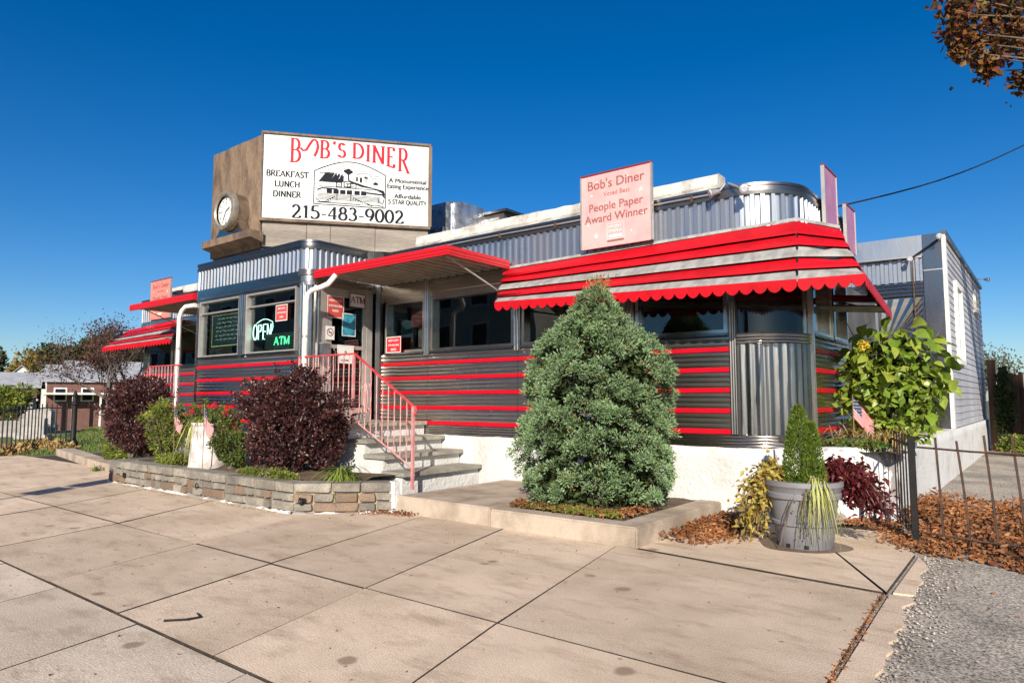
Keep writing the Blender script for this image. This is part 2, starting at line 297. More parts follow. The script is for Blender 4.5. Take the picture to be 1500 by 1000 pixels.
def sweep(mb, path, prof, mi=0):
    """vertical profile [(outward offset, z)] carried along a plan path [(x, y)]; outward = right of travel"""
    rows = []
    n = len(path)
    for i, p in enumerate(path):
        p = Vector(p); d0 = (Vector(path[i])-Vector(path[i-1])).normalized() if i else None
        d1 = (Vector(path[i+1])-Vector(path[i])).normalized() if i < n-1 else None
        d0 = d0 or d1; d1 = d1 or d0; t = (d0+d1).normalized(); nn = Vector((t.y, -t.x)); k = 1/max(.4, nn.dot(Vector((d1.y, -d1.x))))
        rows.append([(p.x+nn.x*k*o, p.y+nn.y*k*o, z) for o, z in prof])
    return mb.grid(rows, mi)
def arc(cx, cy, r, a0, a1, n=10):
    return [(cx+r*math.cos(math.radians(a0+(a1-a0)*i/n)), cy+r*math.sin(math.radians(a0+(a1-a0)*i/n))) for i in range(n+1)]
def resample(path, step):
    out = [Vector(path[0])]; acc = 0; 
    P = [Vector(p) for p in path]; L = [0]
    for i in range(1, len(P)): L.append(L[-1]+(P[i]-P[i-1]).length)
    n = max(2, int(round(L[-1]/step))); res = []
    j = 0
    for k in range(n+1):
        s = L[-1]*k/n
        while j < len(P)-2 and L[j+1] < s: j += 1
        f = (s-L[j])/max(1e-9, L[j+1]-L[j]); q = P[j].lerp(P[j+1], min(1, max(0, f))); t = (P[j+1]-P[j]).normalized(); res.append((q, t))
    return res
def corrugate(mb, path, z0, z1, pitch=.112, depth=.028, duty=.42, wob=0.):
    """trapezoid corrugated sheet along a plan path"""
    res = resample(path, pitch/8); cols = []
    for k, (q, t) in enumerate(res):
        ph = (k % 8)/8.; nn = Vector((t.y, -t.x))
        if ph < duty: o = depth
        elif ph < .5: o = depth*.5
        elif ph < .5+duty: o = 0
        else: o = depth*.5
        cols.append((q, nn, o))
    rows = []
    for z in (z0, z1):
        rows.append([(q.x+nn.x*o, q.y+nn.y*o, z) for q, nn, o in cols])
    return mb.grid(rows)
def flutes(z0, z1, n, depth):
    prof = []
    for i in range(n):
        a = z0+(z1-z0)*i/n; h = (z1-z0)/n
        for k in range(5): 
            u = k/5; prof.append((depth*math.sin(math.pi*u)**.7 if u else 0., a+h*u))
    prof.append((0., z1)); return prof

# ------------------------------------------------------------------ text helpers
def bfont(s, size, align='CENTER'):
    cu = bpy.data.curves.new('t', 'FONT'); cu.body = s; cu.size = size; cu.align_x = align; cu.resolution_u = 3
    ob = bpy.data.objects.new('t', cu); me = ob.to_mesh(); V = [tuple(v.co) for v in me.vertices]; F = [tuple(p.vertices) for p in me.polygons]
    ob.to_mesh_clear(); bpy.data.objects.remove(ob); bpy.data.curves.remove(cu); return V, F
class Plane:
    """a flat print surface: origin, right vector, up vector, outward normal"""
    def __init__(s, o, u, v=(0,0,1), lift=.003):
        s.o = Vector(o); s.u = Vector(u).normalized(); s.v = Vector(v).normalized(); s.n = s.u.cross(s.v); s.lift = lift
    def p(s, x, y, k=1): return s.o+s.u*x+s.v*y+s.n*s.lift*k
    def text(s, mb, st, x, y, size, align='CENTER', mi=0, sx=1., bold=0):
        V, F = bfont(st, size, align)
        for dx in ([0] if not bold else [-bold, bold]): mb.add([s.p(x+a*sx+dx, y+b, 1 if dx <= 0 else 1.15) for a, b, c in V], F, mi)
    def rect(s, mb, x0, x1, y0, y1, mi=0, k=1): mb.add([s.p(x0,y0,k), s.p(x1,y0,k), s.p(x1,y1,k), s.p(x0,y1,k)], [(0,1,2,3)], mi)
    def shape(s, mb, pts, mi=0, k=1): mb.add([s.p(x, y, k) for x, y in pts], [tuple(range(len(pts)))], mi)
    def line(s, mb, pts, wd, mi=0, k=1):
        for (x0, y0), (x1, y1) in zip(pts, pts[1:]):
            L = math.hypot(x1-x0, y1-y0) or 1e-6; nx, ny = -(y1-y0)/L*wd/2, (x1-x0)/L*wd/2
            mb.add([s.p(x0-nx,y0-ny,k), s.p(x1-nx,y1-ny,k), s.p(x1+nx,y1+ny,k), s.p(x0+nx,y0+ny,k)], [(0,1,2,3)], mi)
def A_(cx, cy, rx, ry, a0, a1, n=10): return [(cx+rx*math.cos(math.radians(a0+(a1-a0)*i/n)), cy+ry*math.sin(math.radians(a0+(a1-a0)*i/n))) for i in range(n+1)]
def glyph(c):
    """roman capitals and figures as pen strokes: (advance, strokes, serif points)"""
    L = lambda *p: list(p)
    G = {
    'A': (.86, [L((.06,0),(.42,1)), L((.42,1),(.80,0)), L((.2,.36),(.66,.36))], [(.06,0),(.80,0)]),
    'B': (.72, [L((.14,0),(.14,1)), L((.14,1),(.36,1))+A_(.36,.76,.22,.24,90,-90)+L((.14,.52)), L((.36,.52))+A_(.38,.26,.26,.26,90,-90)+L((.14,0))], [(.14,0),(.14,1)]),
    'C': (.80, [A_(.48,.5,.40,.5,52,308,16)], [(.73,.86)]),
    'D': (.86, [L((.14,0),(.14,1)), L((.14,1),(.36,1))+A_(.36,.5,.42,.5,90,-90,14)+L((.14,0))], [(.14,0),(.14,1)]),
    'E': (.70, [L((.14,0),(.14,1)), L((.14,1),(.60,1)), L((.14,.52),(.5,.52)), L((.14,0),(.64,0)), L((.6,1),(.6,.84)), L((.64,0),(.64,.18))], [(.14,0),(.14,1)]),
    'F': (.66, [L((.14,0),(.14,1)), L((.14,1),(.60,1)), L((.14,.52),(.48,.52)), L((.6,1),(.6,.82))], [(.14,0),(.14,1)]),
    'H': (.88, [L((.14,0),(.14,1)), L((.72,0),(.72,1)), L((.14,.52),(.72,.52))], [(.14,0),(.14,1),(.72,0),(.72,1)]),
    'I': (.36, [L((.18,0),(.18,1))], [(.18,0),(.18,1)]),
    'K': (.82, [L((.14,0),(.14,1)), L((.66,1),(.16,.46)), L((.3,.6),(.74,0))], [(.14,0),(.14,1),(.66,1),(.74,0)]),
    'L': (.68, [L((.14,0),(.14,1)), L((.14,0),(.62,0)), L((.62,0),(.62,.2))], [(.14,0),(.14,1)]),
    'M': (1.06, [L((.14,0),(.14,1)), L((.14,1),(.52,.08)), L((.52,.08),(.9,1)), L((.9,1),(.9,0))], [(.14,0),(.9,0),(.10,1),(.94,1)]),
    'N': (.90, [L((.14,0),(.14,1)), L((.14,1),(.74,0)), L((.74,0),(.74,1))], [(.14,0),(.12,1),(.74,1)]),
    'O': (.90, [A_(.45,.5,.38,.5,0,360,20)], []),
    'Q': (.90, [A_(.45,.5,.38,.5,0,360,20), L((.44,.06),(.62,-.14),(.86,-.2))], []),
    'R': (.80, [L((.14,0),(.14,1)), L((.14,1),(.36,1))+A_(.36,.75,.23,.25,90,-90)+L((.14,.5)), L((.36,.5),(.74,0))], [(.14,0),(.14,1),(.74,0)]),
    'S': (.62, [A_(.32,.74,.20,.26,35,250,10)+A_(.31,.26,.24,.26,75,-150,12)], [(.48,.90),(.10,.10)]),
    'T': (.78, [L((.38,0),(.38,1)), L((.06,1),(.70,1)), L((.06,1),(.06,.82)), L((.70,1),(.70,.82))], [(.38,0)]),
    'U': (.86, [L((.14,1),(.14,.32))+A_(.42,.32,.28,.32,180,360,10)+L((.70,1))], [(.14,1),(.70,1)]),
    'Y': (.80, [L((.06,1),(.38,.46)), L((.72,1),(.38,.46)), L((.38,.46),(.38,0))], [(.06,1),(.72,1),(.38,0)]),
    '0': (.66, [A_(.33,.5,.26,.5,0,360,18)], []),
    '1': (.56, [L((.30,0),(.30,1)), L((.30,1),(.12,.84))], [(.30,0)]),
    '2': (.66, [A_(.31,.72,.22,.28,165,-35,10)+L((.08,.0)), L((.08,0),(.58,0)), L((.58,0),(.60,.16))], []),
    '3': (.64, [A_(.29,.76,.2,.24,150,-80,9), A_(.29,.27,.26,.27,90,-150,11)], []),
    '4': (.68, [L((.46,0),(.46,1)), L((.46,1),(.04,.28)), L((.04,.28),(.64,.28))], [(.46,0)]),
    '5': (.64, [L((.16,1),(.56,1)), L((.16,1),(.12,.58)), L((.12,.58))+A_(.28,.31,.28,.31,105,-150,12)], []),
    '8': (.66, [A_(.33,.76,.19,.24,0,360,14), A_(.33,.27,.25,.27,0,360,14)], []),
    '9': (.66, [A_(.32,.68,.25,.32,0,360,16), A_(.10,.62,.47,.62,10,-62,8)], []),
    '-': (.46, [L((.06,.36),(.40,.36))], []), ' ': (.34, [], []), "'": (.26, [L((.14,1),(.12,.76))], []), '5': (.64, [L((.16,1),(.56,1)), L((.16,1),(.12,.58)), L((.12,.58))+A_(.28,.31,.28,.31,105,-150,12)], []),
    }
    return G[c]
def stroke(pl, mb, pts, h, thick, thin, f, mi=0, k=1):
    """nib stroke: thick on verticals, thin on horizontals"""
    q = [f(x, y) for x, y in pts]; n = len(q); lo = []; hi = []
    for i in range(n):
        a = q[max(0, i-1)]; b = q[min(n-1, i+1)]; dx, dy = b[0]-a[0], b[1]-a[1]; L = math.hypot(dx, dy) or 1e-6
        wd = thin+(thick-thin)*min(1, abs(dy)/L*1.02); 
        if dx*dy > 0 and abs(dy)/L < .97 and n == 2: wd = thin*1.15
        nx, ny = -dy/L*wd/2, dx/L*wd/2; lo.append((q[i][0]-nx, q[i][1]-ny)); hi.append((q[i][0]+nx, q[i][1]+ny))
    for i in range(n-1):
        mb.add([pl.p(*lo[i], k), pl.p(*lo[i+1], k), pl.p(*hi[i+1], k), pl.p(*hi[i], k)], [(0,1,2,3)], mi)
def serif_text(pl, mb, s, x, y, h, thick=.14, thin=.055, track=.02, mi=0, align='c', sx=1.):
    wd = sum(glyph(c)[0]+track for c in s)*h*sx; cx = x-(wd/2 if align == 'c' else 0)
    for c in s:
        adv, st, sf = glyph(c)
        f = lambda a, b, cx=cx: (cx+a*h*sx, y+b*h)
        for j, p in enumerate(st): stroke(pl, mb, p, h, thick*h, thin*h, f, mi, 1+.06*j)
        for a, b in sf: px_, py_ = f(a, b); pl.rect(mb, px_-.12*h*sx, px_+.12*h*sx, py_-(.0 if b < .5 else .05)*h, py_+(.05 if b < .5 else .0)*h, mi, 1.3)
        cx += (adv+track)*h*sx
def serif_parts(pl, parent, name, m, s, x, y, h, thick, thin, track, sx):
    wd = sum(glyph(c)[0]+track for c in s)*h*sx; cx = x-wd/2
    for c in s:
        if c != ' ': mb = MB(); serif_text(pl, mb, c, cx, y, h, thick, thin, track, 0, 'l', sx); mb.build(name, m, parent)
        cx += (glyph(c)[0]+track)*h*sx

# ------------------------------------------------------------------ foliage helpers
def unit(n):
    v = RNG.normal(size=(n, 3)); return v/np.linalg.norm(v, axis=1, keepdims=True)
def leaf_arrays(P, D, L, W, fold=.25, droop=0.):
    """rhombic leaves with a folded midrib: base point, direction, length, width"""
    n = len(P); D = D/np.maximum(1e-6, np.linalg.norm(D, axis=1, keepdims=True)); R = unit(n); S = np.cross(D, R); S /= np.maximum(1e-6, np.linalg.norm(S, axis=1, keepdims=True)); U = np.cross(S, D)
    L = np.broadcast_to(np.asarray(L, float), (n,))[:, None]; W = np.broadcast_to(np.asarray(W, float), (n,))[:, None]
    a = P; t = P+D*L; t[:, 2] -= droop*L[:, 0]; m = P+D*L*.45
    l = m+S*W*.5+U*W*fold; r = m-S*W*.5+U*W*fold
    V = np.stack([a, l, t, r], 1).reshape(-1, 3); b = np.arange(n)[:, None]*4
    F = np.concatenate([b+np.array([[0,1,2]]), b+np.array([[0,2,3]])], 1).reshape(-1, 3)
    return V, F
def join(*VF):
    V = []; F = []; k = 0
    for v, f in VF: V.append(v); F.append(f+k); k += len(v)
    return np.concatenate(V), np.concatenate(F)
def ball(n, c, r, shell=.55):
    """points in an ellipsoid, more of them near its skin"""
    d = unit(n); rr = (shell+(1-shell)*RNG.random(n))**.6; return np.array(c)+d*rr[:, None]*np.array(r), d
def blade_clump(c, n, L, W, spread, seg=4, drop=.6, lean=(0,0)):
    """arching strap leaves from one crown"""
    V = []; F = []; k = 0
    for i in range(n):
        a = random.uniform(0, 2*math.pi); l = L*random.uniform(.6, 1.1); up = random.uniform(.55, 1.1); out = spread*random.uniform(.3, 1); wv = W*random.uniform(.7, 1.2)
        dx, dy = math.cos(a), math.sin(a); ox, oy = random.uniform(-.03,.03)*3*spread, random.uniform(-.03,.03)*3*spread
        for s in range(seg+1):
            t = s/seg; h = l*(up*t - drop*1.15*t*t); r = l*out*t*(1+.3*t); wd = wv*(1-t**2)*.5+.0008
            x = c[0]+ox+dx*r+lean[0]*t*l; y = c[1]+oy+dy*r+lean[1]*t*l; z = c[2]+h
            V += [(x-dy*wd, y+dx*wd, z), (x+dy*wd, y-dx*wd, z+.002)]
            if s: F += [(k+2*s-2, k+2*s-1, k+2*s), (k+2*s-1, k+2*s+1, k+2*s)]
        k += 2*(seg+1)
    return np.array(V), np.array(F)
def branches(mb, p, d, L, r, depth, tips, spread=.55, split=3, up=.15, shrink=.68, n=5):
    p = Vector(p); d = Vector(d).normalized(); pts = [p]; rr = [r]
    for i in range(3):
        d = (d+Vector((random.uniform(-1,1), random.uniform(-1,1), random.uniform(-.4,1)*.6))*.16).normalized(); pts.append(pts[-1]+d*L/3); rr.append(r*(1-.42*(i+1)/3))
    mb.tube(pts, rr, n if depth > 1 else 4, cap=False); tips.append((pts[-1], d, depth))
    if depth == 0: return
    for k in range(split):
        q = pts[-1] if k < 2 else pts[2]; nd = (d+Vector((random.gauss(0, 1), random.gauss(0, 1), random.gauss(up, .6)))*spread).normalized()
        branches(mb, q, nd, L*shrink*random.uniform(.8, 1.15), rr[-1]*.8, depth-1, tips, spread, split, up, shrink, n)

# ------------------------------------------------------------------ ground, road, pavement
def tz(x, y):
    z = -.06; r = max(0., -x-34.); z -= min(3.2, .05*r); return z
def sheet(name, xs, ys, dz, m, kind='structure'):
    mb = MB(); mb.grid([[(x, y, tz(x, y)+dz) for x in xs] for y in ys]); o = mb.build(name, m, loc=(0,0,0)); o['kind'] = kind; return o
far = [-900,-500,-300,-200,-140,-110,-98,-90,-80,-70,-60,-50,-42,-34,-20,0,20,60,140,300,600,900]
sheet('ground', far, [-900,-400,-150,-60,-20,0,20,60,120,250,500,900], 0, ground_m)
sheet('lawn', [-98,-90,-80,-70,-60,-50,-42,-34,-24,-19.2], [5.35,12,20,40,80], .03, lawn_m)
structure(MB().box(-60,60,-11,-2.2,-.2,-.09).build('road', roadm)); structure(MB().box(-60,60,-2.2,-2.03,-.3,-.005).build('kerb', padconc))
structure(MB().box(-60,60,-14,-11,-.2,.02).build('far_pavement', padconc))
structure(MB().add([(-1.25,-2,-.022),(30,-2,-.022),(30,40,-.022),(-1.45,40,-.022),(-1.45,9.2,-.022),(-1.25,7.6,-.022)], [(0,1,2,3,4,5)]).build('parking_lot', asphalt))
walk = structure(MB().add([(-40,-2.02,-.034),(-1.0,-2.02,-.034),(-1.0,7.9,-.034),(-40,7.9,-.034)], [(0,1,2,3)]).build('sidewalk', dirt))
def slab(pts, m, z=0., gap=.003, th=.05):
    P = [Vector((x, y)) for x, y in pts]; c = sum(P, Vector((0,0)))/len(P); n = len(P)
    def inset(k):
        out = []
        for i in range(n):
            a, b, d = P[i-1], P[i], P[(i+1) % n]; e0 = (b-a).normalized(); e1 = (d-b).normalized(); n0 = Vector((-e0.y, e0.x)); n1 = Vector((-e1.y, e1.x))
            if (c-b).dot(n0+n1) < 0: n0, n1 = -n0, -n1
            q = (n0+n1); s = k/max(.35, q.normalized().dot(n0)); out.append(b+q.normalized()*s)
        return out
    dz = random.uniform(-.003, .003); A = inset(gap); B = inset(gap+.0035); mb = MB()
    tilt = (random.uniform(-.0015,.0015), random.uniform(-.0015,.0015)); Z = lambda q: z+dz+(q-c).x*tilt[0]+(q-c).y*tilt[1]
    mb.add([(q.x, q.y, Z(q)-th) for q in A]+[(q.x, q.y, Z(q)-.004) for q in A]+[(q.x, q.y, Z(q)) for q in B],
           [(i, (i+1) % n, n+(i+1) % n, n+i) for i in range(n)]+[(n+i, n+(i+1) % n, 2*n+(i+1) % n, 2*n+i) for i in range(n)]+[tuple(range(2*n, 3*n))])
    mb.mi = [1]*(2*n)+[0]                                          # joint sides are packed with dirt
    return mb.build('pavement_slab', [m, dirt], walk, fix=True)
ya, yb, yc, yd = -.55, 1.935, 3.285, 5.72
XA = [-30,-26,-22,-18.5,-15.5,-13.2,-11.6,-10.2,-9.0,-7.95,-6.85,-5.69,-4.41,-3.2,-1.95,-.72]
for a, b in zip(XA, XA[1:]):
    s = .27; slab([(a+s*2.5, ya), (b+s*2.5, ya), (b, yb), (a, yb)], concreteG); slab([(a+s*4, -2.0), (b+s*4, -2.0), (b+s*2.5, ya), (a+s*2.5, ya)], concreteG)
XB = [(-29,-30.2),(-25,-26.2),(-21.5,-22.6),(-18.4,-19.3),(-15.8,-16.6),(-13.5,-14.2),(-11.3,-12.0),(-9.4,-9.95),(-7.62,-8.07),(-5.92,-6.38),(-4.72,-5.13),(-3.55,-3.94),(-2.36,-2.71),(-.84,-.89)]
for (a0, a1), (b0, b1) in zip(XB, XB[1:]): slab([(a0, yb+.011), (b0, yb+.011), (b1, yc), (a1, yc)], concrete)
XC = [-32,-28,-24.5,-21,-18.2,-15.7,-13.5,-11.3,-9.35,-7.25,-5.8,-4.6,-3.25]
for i in range(len(XC)-1): slab([(XB[i][1], yc+.006), (XB[i+1][1], yc+.006), (XC[i+1], yd), (XC[i], yd)], concrete)
slab([(XB[12][1], yc+.006), (-.90, yc+.006), (-1.0, 5.42), (-3.24, 5.66)], concrete)
slab([(-3.04, 5.69), (-.995, 5.47), (-1.55, 6.55), (-1.95, 7.3), (-2.3, 7.9), (-3.04, 7.86)], concrete)
slab([(-.985, 5.48), (-1.01, 6.94), (-1.35, 7.9), (-2.3, 7.9), (-1.945, 7.305), (-1.545, 6.555)], concrete)
def ragged(pts, m, z):
    mb = MB(); n = len(pts); mb.prism([(x, y, z-.05) for x, y in pts], (0,0,.05)); return mb.build('pavement_strip', m, walk, fix=True)
rr = lambda a: a+random.uniform(-.028,.028)
ragged([(-.965, 5.46), (-.885, 3.4), (-.86, 2.0), (-.6, 1.98)]+[(rr(-.70-.03*(y-2)), y) for y in np.arange(2.2, 5.0, .11)]+[(-.82, 5.05), (-.85, 5.2), (-.80, 5.36), (-.84, 5.5)], concrete, -.006)
ragged([(-.955, 5.54), (-.83, 5.56)]+[(rr(-.84-.03*(y-5.6)), y) for y in np.arange(5.66, 6.7, .12)]+[(-.93, 6.75), (-.98, 6.9)], concrete, -.008)
# low kerb at the far end of the stone bed
structure(MB().prism([(-19.3,6.35,-.03),(-14.6,5.55,-.03),(-12.4,5.35,-.03),(-12.4,5.6,-.03),(-14.6,5.85,-.03),(-19.2,6.7,-.03)], (0,0,.16)).build('bed_kerb', padconc, fix=True))

# ------------------------------------------------------------------ raised entrance pad
pad = structure(MB().box(-6.21,-4.775,5.65,7.72,-.02,.20).build('entrance_pad', padconc))
bm = bmesh.new(); bm.from_mesh(pad.data); bmesh.ops.bevel(bm, geom=list(bm.edges), offset=.014, segments=2, affect='EDGES'); bm.to_mesh(pad.data); bm.free()
m2 = MB().prism([(-4.765,5.65,-.02),(-3.03,5.66,-.02),(-3.03,7.70,-.02),(-3.30,7.70,-.02),(-3.30,5.90,-.02),(-4.765,5.90,-.02)], (0,0,.205))
kb = m2.build('tree_bed_kerb', padconc, pad, fix=True)
bm = bmesh.new(); bm.from_mesh(kb.data); bmesh.ops.bevel(bm, geom=list(bm.edges), offset=.016, segments=2, affect='EDGES'); bm.to_mesh(kb.data); bm.free()
mb = MB(); mb.grid([[(-4.77+1.48*i/14, 5.89+1.82*j/16, .165+.05*math.sin(math.pi*i/14)*math.sin(math.pi*j/16)+random.uniform(0,.015)) for i in range(15)] for j in range(17)]); mb.build('bed_soil', soil, pad)

# ------------------------------------------------------------------ the diner
Y0 = 7.75
diner = thing('diner', 'long chrome diner with red stripes, corrugated steel frieze and rounded corners', 'diner', (-10.5, 7.75, 0))
PR = [(-9.12,Y0),(-2.82,Y0)]; CORN = arc(-2.82, 8.38, .63, -90, 0, 12); ENDW = [(-2.19,8.38),(-2.19,10.3)]; RC = arc(-2.82, 10.3, .63, 0, 90, 8)
RIGHT = PR[:1]+CORN+RC+[(-9.0,10.93)]
LEFTP = [(-18.0,10.93)]+arc(-18.05, 10.3, .5, 90, 180, 6)+arc(-18.05, 8.25, .5, 180, 270, 6)+[(-12.68,Y0)]
VEST = [(-12.7,Y0)]+arc(-12.5,6.55,.2,180,270,6)+arc(-9.3,6.55,.2,270,360,6)+[(-9.1,Y0)]
def part(fn, name, m, parent=diner, smooth=True, fix=False):
    mb = MB(); fn(mb); return mb.build(name, m, parent, smooth=smooth, fix=fix)
# foundations
def off(path, k):
    out = []
    for i, p in enumerate(path):
        a = Vector(path[max(0, i-1)]); b = Vector(path[min(len(path)-1, i+1)]); t = (b-a).normalized(); out.append((p[0]+t.y*k, p[1]-t.x*k))
    return out
def wobble_wall(mb, path, z0, z1, k=.03):
    res = resample(path, .12); zs = [z0+(z1-z0)*i/6 for i in range(7)]
    rows = []
    for q, t in res:
        nn = Vector((t.y, -t.x)); rows.append([(q.x+nn.x*(k+random.uniform(-.004,.004)), q.y+nn.y*(k+random.uniform(-.004,.004)), z+(random.uniform(-.012,.012) if 0 < i < 6 else (random.uniform(-.008,.008) if i else 0))) for i, z in enumerate(zs)]+[(q.x-nn.x*.02, q.y-nn.y*.02, z1)])
    mb.grid(rows)
part(lambda b: wobble_wall(b, RIGHT, -.03, .795), 'foundation', stucco, smooth='all')
part(lambda b: wobble_wall(b, LEFTP, -.03, .795), 'foundation', stucco, smooth='all')
part(lambda b: wobble_wall(b, VEST, -.03, .795), 'foundation', stucco, smooth='all')
# base trim with fine ribs, walls with flutes, stripes
BT = [(.0,.79),(.034,.80)]+[(o+.022, z) for o, z in flutes(.80,.945,4,.012)]+[(.0,.948)]
part(lambda b: sweep(b, RIGHT, BT), 'base_trim', chrome)
part(lambda b: sweep(b, LEFTP, BT), 'base_trim', chrome)
part(lambda b: sweep(b, VEST, BT), 'base_trim', chrome)
SZ = [.972+.2375*i for i in range(5)]
FL = []
for i in range(4): FL += flutes(SZ[i]+.03, SZ[i+1]-.03, 3, .0105)
WALLP = [(0.,.945)]+FL+flutes(SZ[4]+.03, 2.085, 2, .0085)
def wall(path, m=flutem): part(lambda b: sweep(b, path, WALLP), 'fluted_panel', m)
def stripes(path):
    for z in SZ:
        part(lambda b: sweep(b, path, [(0., z-.029),(.008, z-.028),(.015, z-.021),(.015, z+.021),(.008, z+.028),(0., z+.029)]), 'stripe', red)
BAYS = [-9.10,-7.84,-6.01,-4.19,-2.90]
for a, b_ in zip(BAYS, BAYS[1:]):
    wall([(a+.003, Y0), (b_-.003, Y0)])
    stripes([(a+.002, Y0), (b_-.002, Y0)])
wall([(-2.19,8.42),(-2.19,9.35)]); wall([(-2.19,9.352),(-2.19,10.28)]); stripes([(-2.19,8.42),(-2.19,9.35)]); stripes([(-2.19,9.352),(-2.19,10.28)])
LBAYS = [-18.03,-16.4,-14.5,-12.7]
for a, b_ in zip(LBAYS, LBAYS[1:]): wall([(a+.003, Y0), (b_-.003, Y0)]); stripes([(a+.002, Y0), (b_-.002, Y0)])
wall([(-12.49,6.35),(-10.96,6.35)]); wall([(-10.957,6.35),(-9.31,6.35)]); stripes([(-12.49,6.35),(-9.31,6.35)])
# curved corner panel: upright flutes, rib rings above and below
def fluted_corner(b):
    res = resample(arc(-2.82, 8.38, .63, -91, -1, 24), .0125); cols = []
    for k, (q, t) in enumerate(res):
        ph = (k % 8)/8; nn = Vector((t.y, -t.x)); o = .016*(1-abs(2*ph-1)) ; cols.append((q, nn, o))
    rows = []
    for i in range(9):
        z = .945+1.035*i/8; rows.append([(q.x+nn.x*(o+random.uniform(-.0022,.0022)), q.y+nn.y*(o+random.uniform(-.0022,.0022)), z) for q, nn, o in cols])
    b.grid(rows)
part(fluted_corner, 'corner_panel', chromeV)
part(lambda b: sweep(b, CORN, [(0,1.975),(.026,1.978)]+[(o+.02, z) for o, z in flutes(1.98,2.095,3,.012)]+[(.03,2.10),(-.03,2.105)]), 'corner_ring', chrome)
def post(b, x, y, z0, z1, wd=.11, nx=0, ny=-1, dp=.035):
    """upright fluted pilaster"""
    t = Vector((-ny, nx)); pts = []
    for k in range(13):
        u = k/12; o = dp+ .010*abs(math.sin(math.pi*3*u)); 
        if k in (0, 12): o = -.01
        pts.append((x+t.x*(u-.5)*wd+nx*o, y+t.y*(u-.5)*wd+ny*o))
    b.grid([[(p[0], p[1], z) for p in pts] for z in (z0, z1)])
for x in BAYS[1:-1]: part(lambda b: post(b, x, Y0, 2.045, 3.26, .15), 'pilaster', chrome)
part(lambda b: post(b, -2.86, Y0, .948, 3.26, .085), 'corner_post', darksteel)
part(lambda b: post(b, -2.19, 8.40, .948, 3.26, .06, 1, 0), 'corner_post', chrome); part(lambda b: post(b, -2.19, 9.35, 2.1, 3.26, .10, 1, 0), 'pilaster', chrome)
part(lambda b: post(b, -9.02, Y0, 1.0, 3.26, .15), 'pilaster', darksteel)
for x in LBAYS[1:-1]: part(lambda b: post(b, x, Y0, 2.045, 3.26, .14), 'pilaster', chrome)
for cx in (-12.5, -9.3):
    cpath = arc(cx, 6.55, .2, 180 if cx < -11 else 268, 272 if cx < -11 else 360, 18)
    def col(b):
        res = resample(cpath, .013); b.grid([[(q.x+t.y*(.014+.008*math.sin(k*1.25)), q.y-t.x*(.014+.008*math.sin(k*1.25)), z) for k, (q, t) in enumerate(res)] for z in (.948, 3.30)])
    part(col, 'corner_column', chrome)
# header, frieze, top band
part(lambda b: sweep(b, RIGHT, [(-.02,2.98),(.02,2.98),(.02,3.05),(.03,3.06),(.03,3.2),(.02,3.21),(.02,3.275),(-.02,3.275)]), 'header_band', chrome)
part(lambda b: sweep(b, LEFTP, [(-.02,2.98),(.02,2.98),(.02,3.05),(.03,3.06),(.03,3.2),(.02,3.21),(.02,3.275),(-.02,3.275)]), 'header_band', chrome)
part(lambda b: sweep(b, VEST, [(-.02,3.15),(.02,3.15),(.022,3.20),(.03,3.205),(.03,3.30),(.022,3.305),(.022,3.375),(-.02,3.378)]), 'header_band', chrome)
part(lambda b: sweep(b, arc(-9.3,6.55,.2,266,360,8), [(0,3.30),(.045,3.305)]+[(o+.036, z) for o, z in flutes(3.31,3.40,3,.008)]+[(0,3.405)]), 'corner_ring', chrome)
part(lambda b: corrugate(b, PR+CORN[1:], 3.275, 3.705), 'frieze', galv, smooth=False)
part(lambda b: corrugate(b, [CORN[-1]]+ENDW[1:]+RC[1:], 3.275, 3.705), 'frieze', galv, smooth=False)
part(lambda b: corrugate(b, LEFTP[2:], 3.275, 3.705), 'frieze', galv, smooth=False)
part(lambda b: corrugate(b, VEST, 3.375, 3.745, .112, .026), 'frieze', galv, smooth=False)
TB = [(0,3.70),(.035,3.702),(.04,3.74),(.028,3.745),(.028,3.80),(.042,3.805),(.042,3.835),(-.05,3.845)]
part(lambda b: sweep(b, RIGHT, TB), 'roof_edge', darksteel); part(lambda b: sweep(b, LEFTP, TB), 'roof_edge', darksteel)
part(lambda b: sweep(b, VEST, [(o, z+.035) for o, z in TB]), 'roof_edge', darksteel)
def roofs(b):
    b.poly([(x, y, 3.835) for x, y in off(RIGHT, -.02)]); b.poly([(x, y, 3.83) for x, y in off(LEFTP, -.02)]); b.poly([(x, y, 3.868) for x, y in off(VEST, -.02)]); b.box(-12.8,-8.9,7.5,10.93,3.70,3.84)
part(roofs, 'roof', roofdark, smooth=False)
def cop(b, x0, x1):
    xs = np.arange(x0, x1+.01, .16); rows = []
    for y, z in ((8.10,3.95),(8.08,4.0),(8.09,4.13),(8.14,4.15),(8.34,4.155),(8.36,3.95)):
        rows.append([(x, y+random.uniform(-.007,.007), z+random.uniform(-.009,.009)) for x in xs])
    b.grid(rows); n = len(xs); b.poly([r[0] for r in rows]); b.poly([r[-1] for r in rows])
for a, b_ in ((-8.5,-6.9),(-6.89,-4.9),(-4.89,-3.03)): part(lambda b: cop(b, a, b_), 'coping_block', coping, smooth=False)
part(lambda b: b.box(-8.5,-3.05,8.12,8.33,3.83,3.955), 'coping_shadow_base', darksteel, smooth=False)  # riser box; its dark colour stands in for the shadow strip under the coping
part(lambda b: cop(b, -18.0, -13.0), 'coping_block', coping, smooth=False); part(lambda b: b.box(-18,-13,8.12,8.33,3.83,3.955), 'coping_shadow_base', darksteel, smooth=False)  # left riser likewise dark in place of the coping's shadow
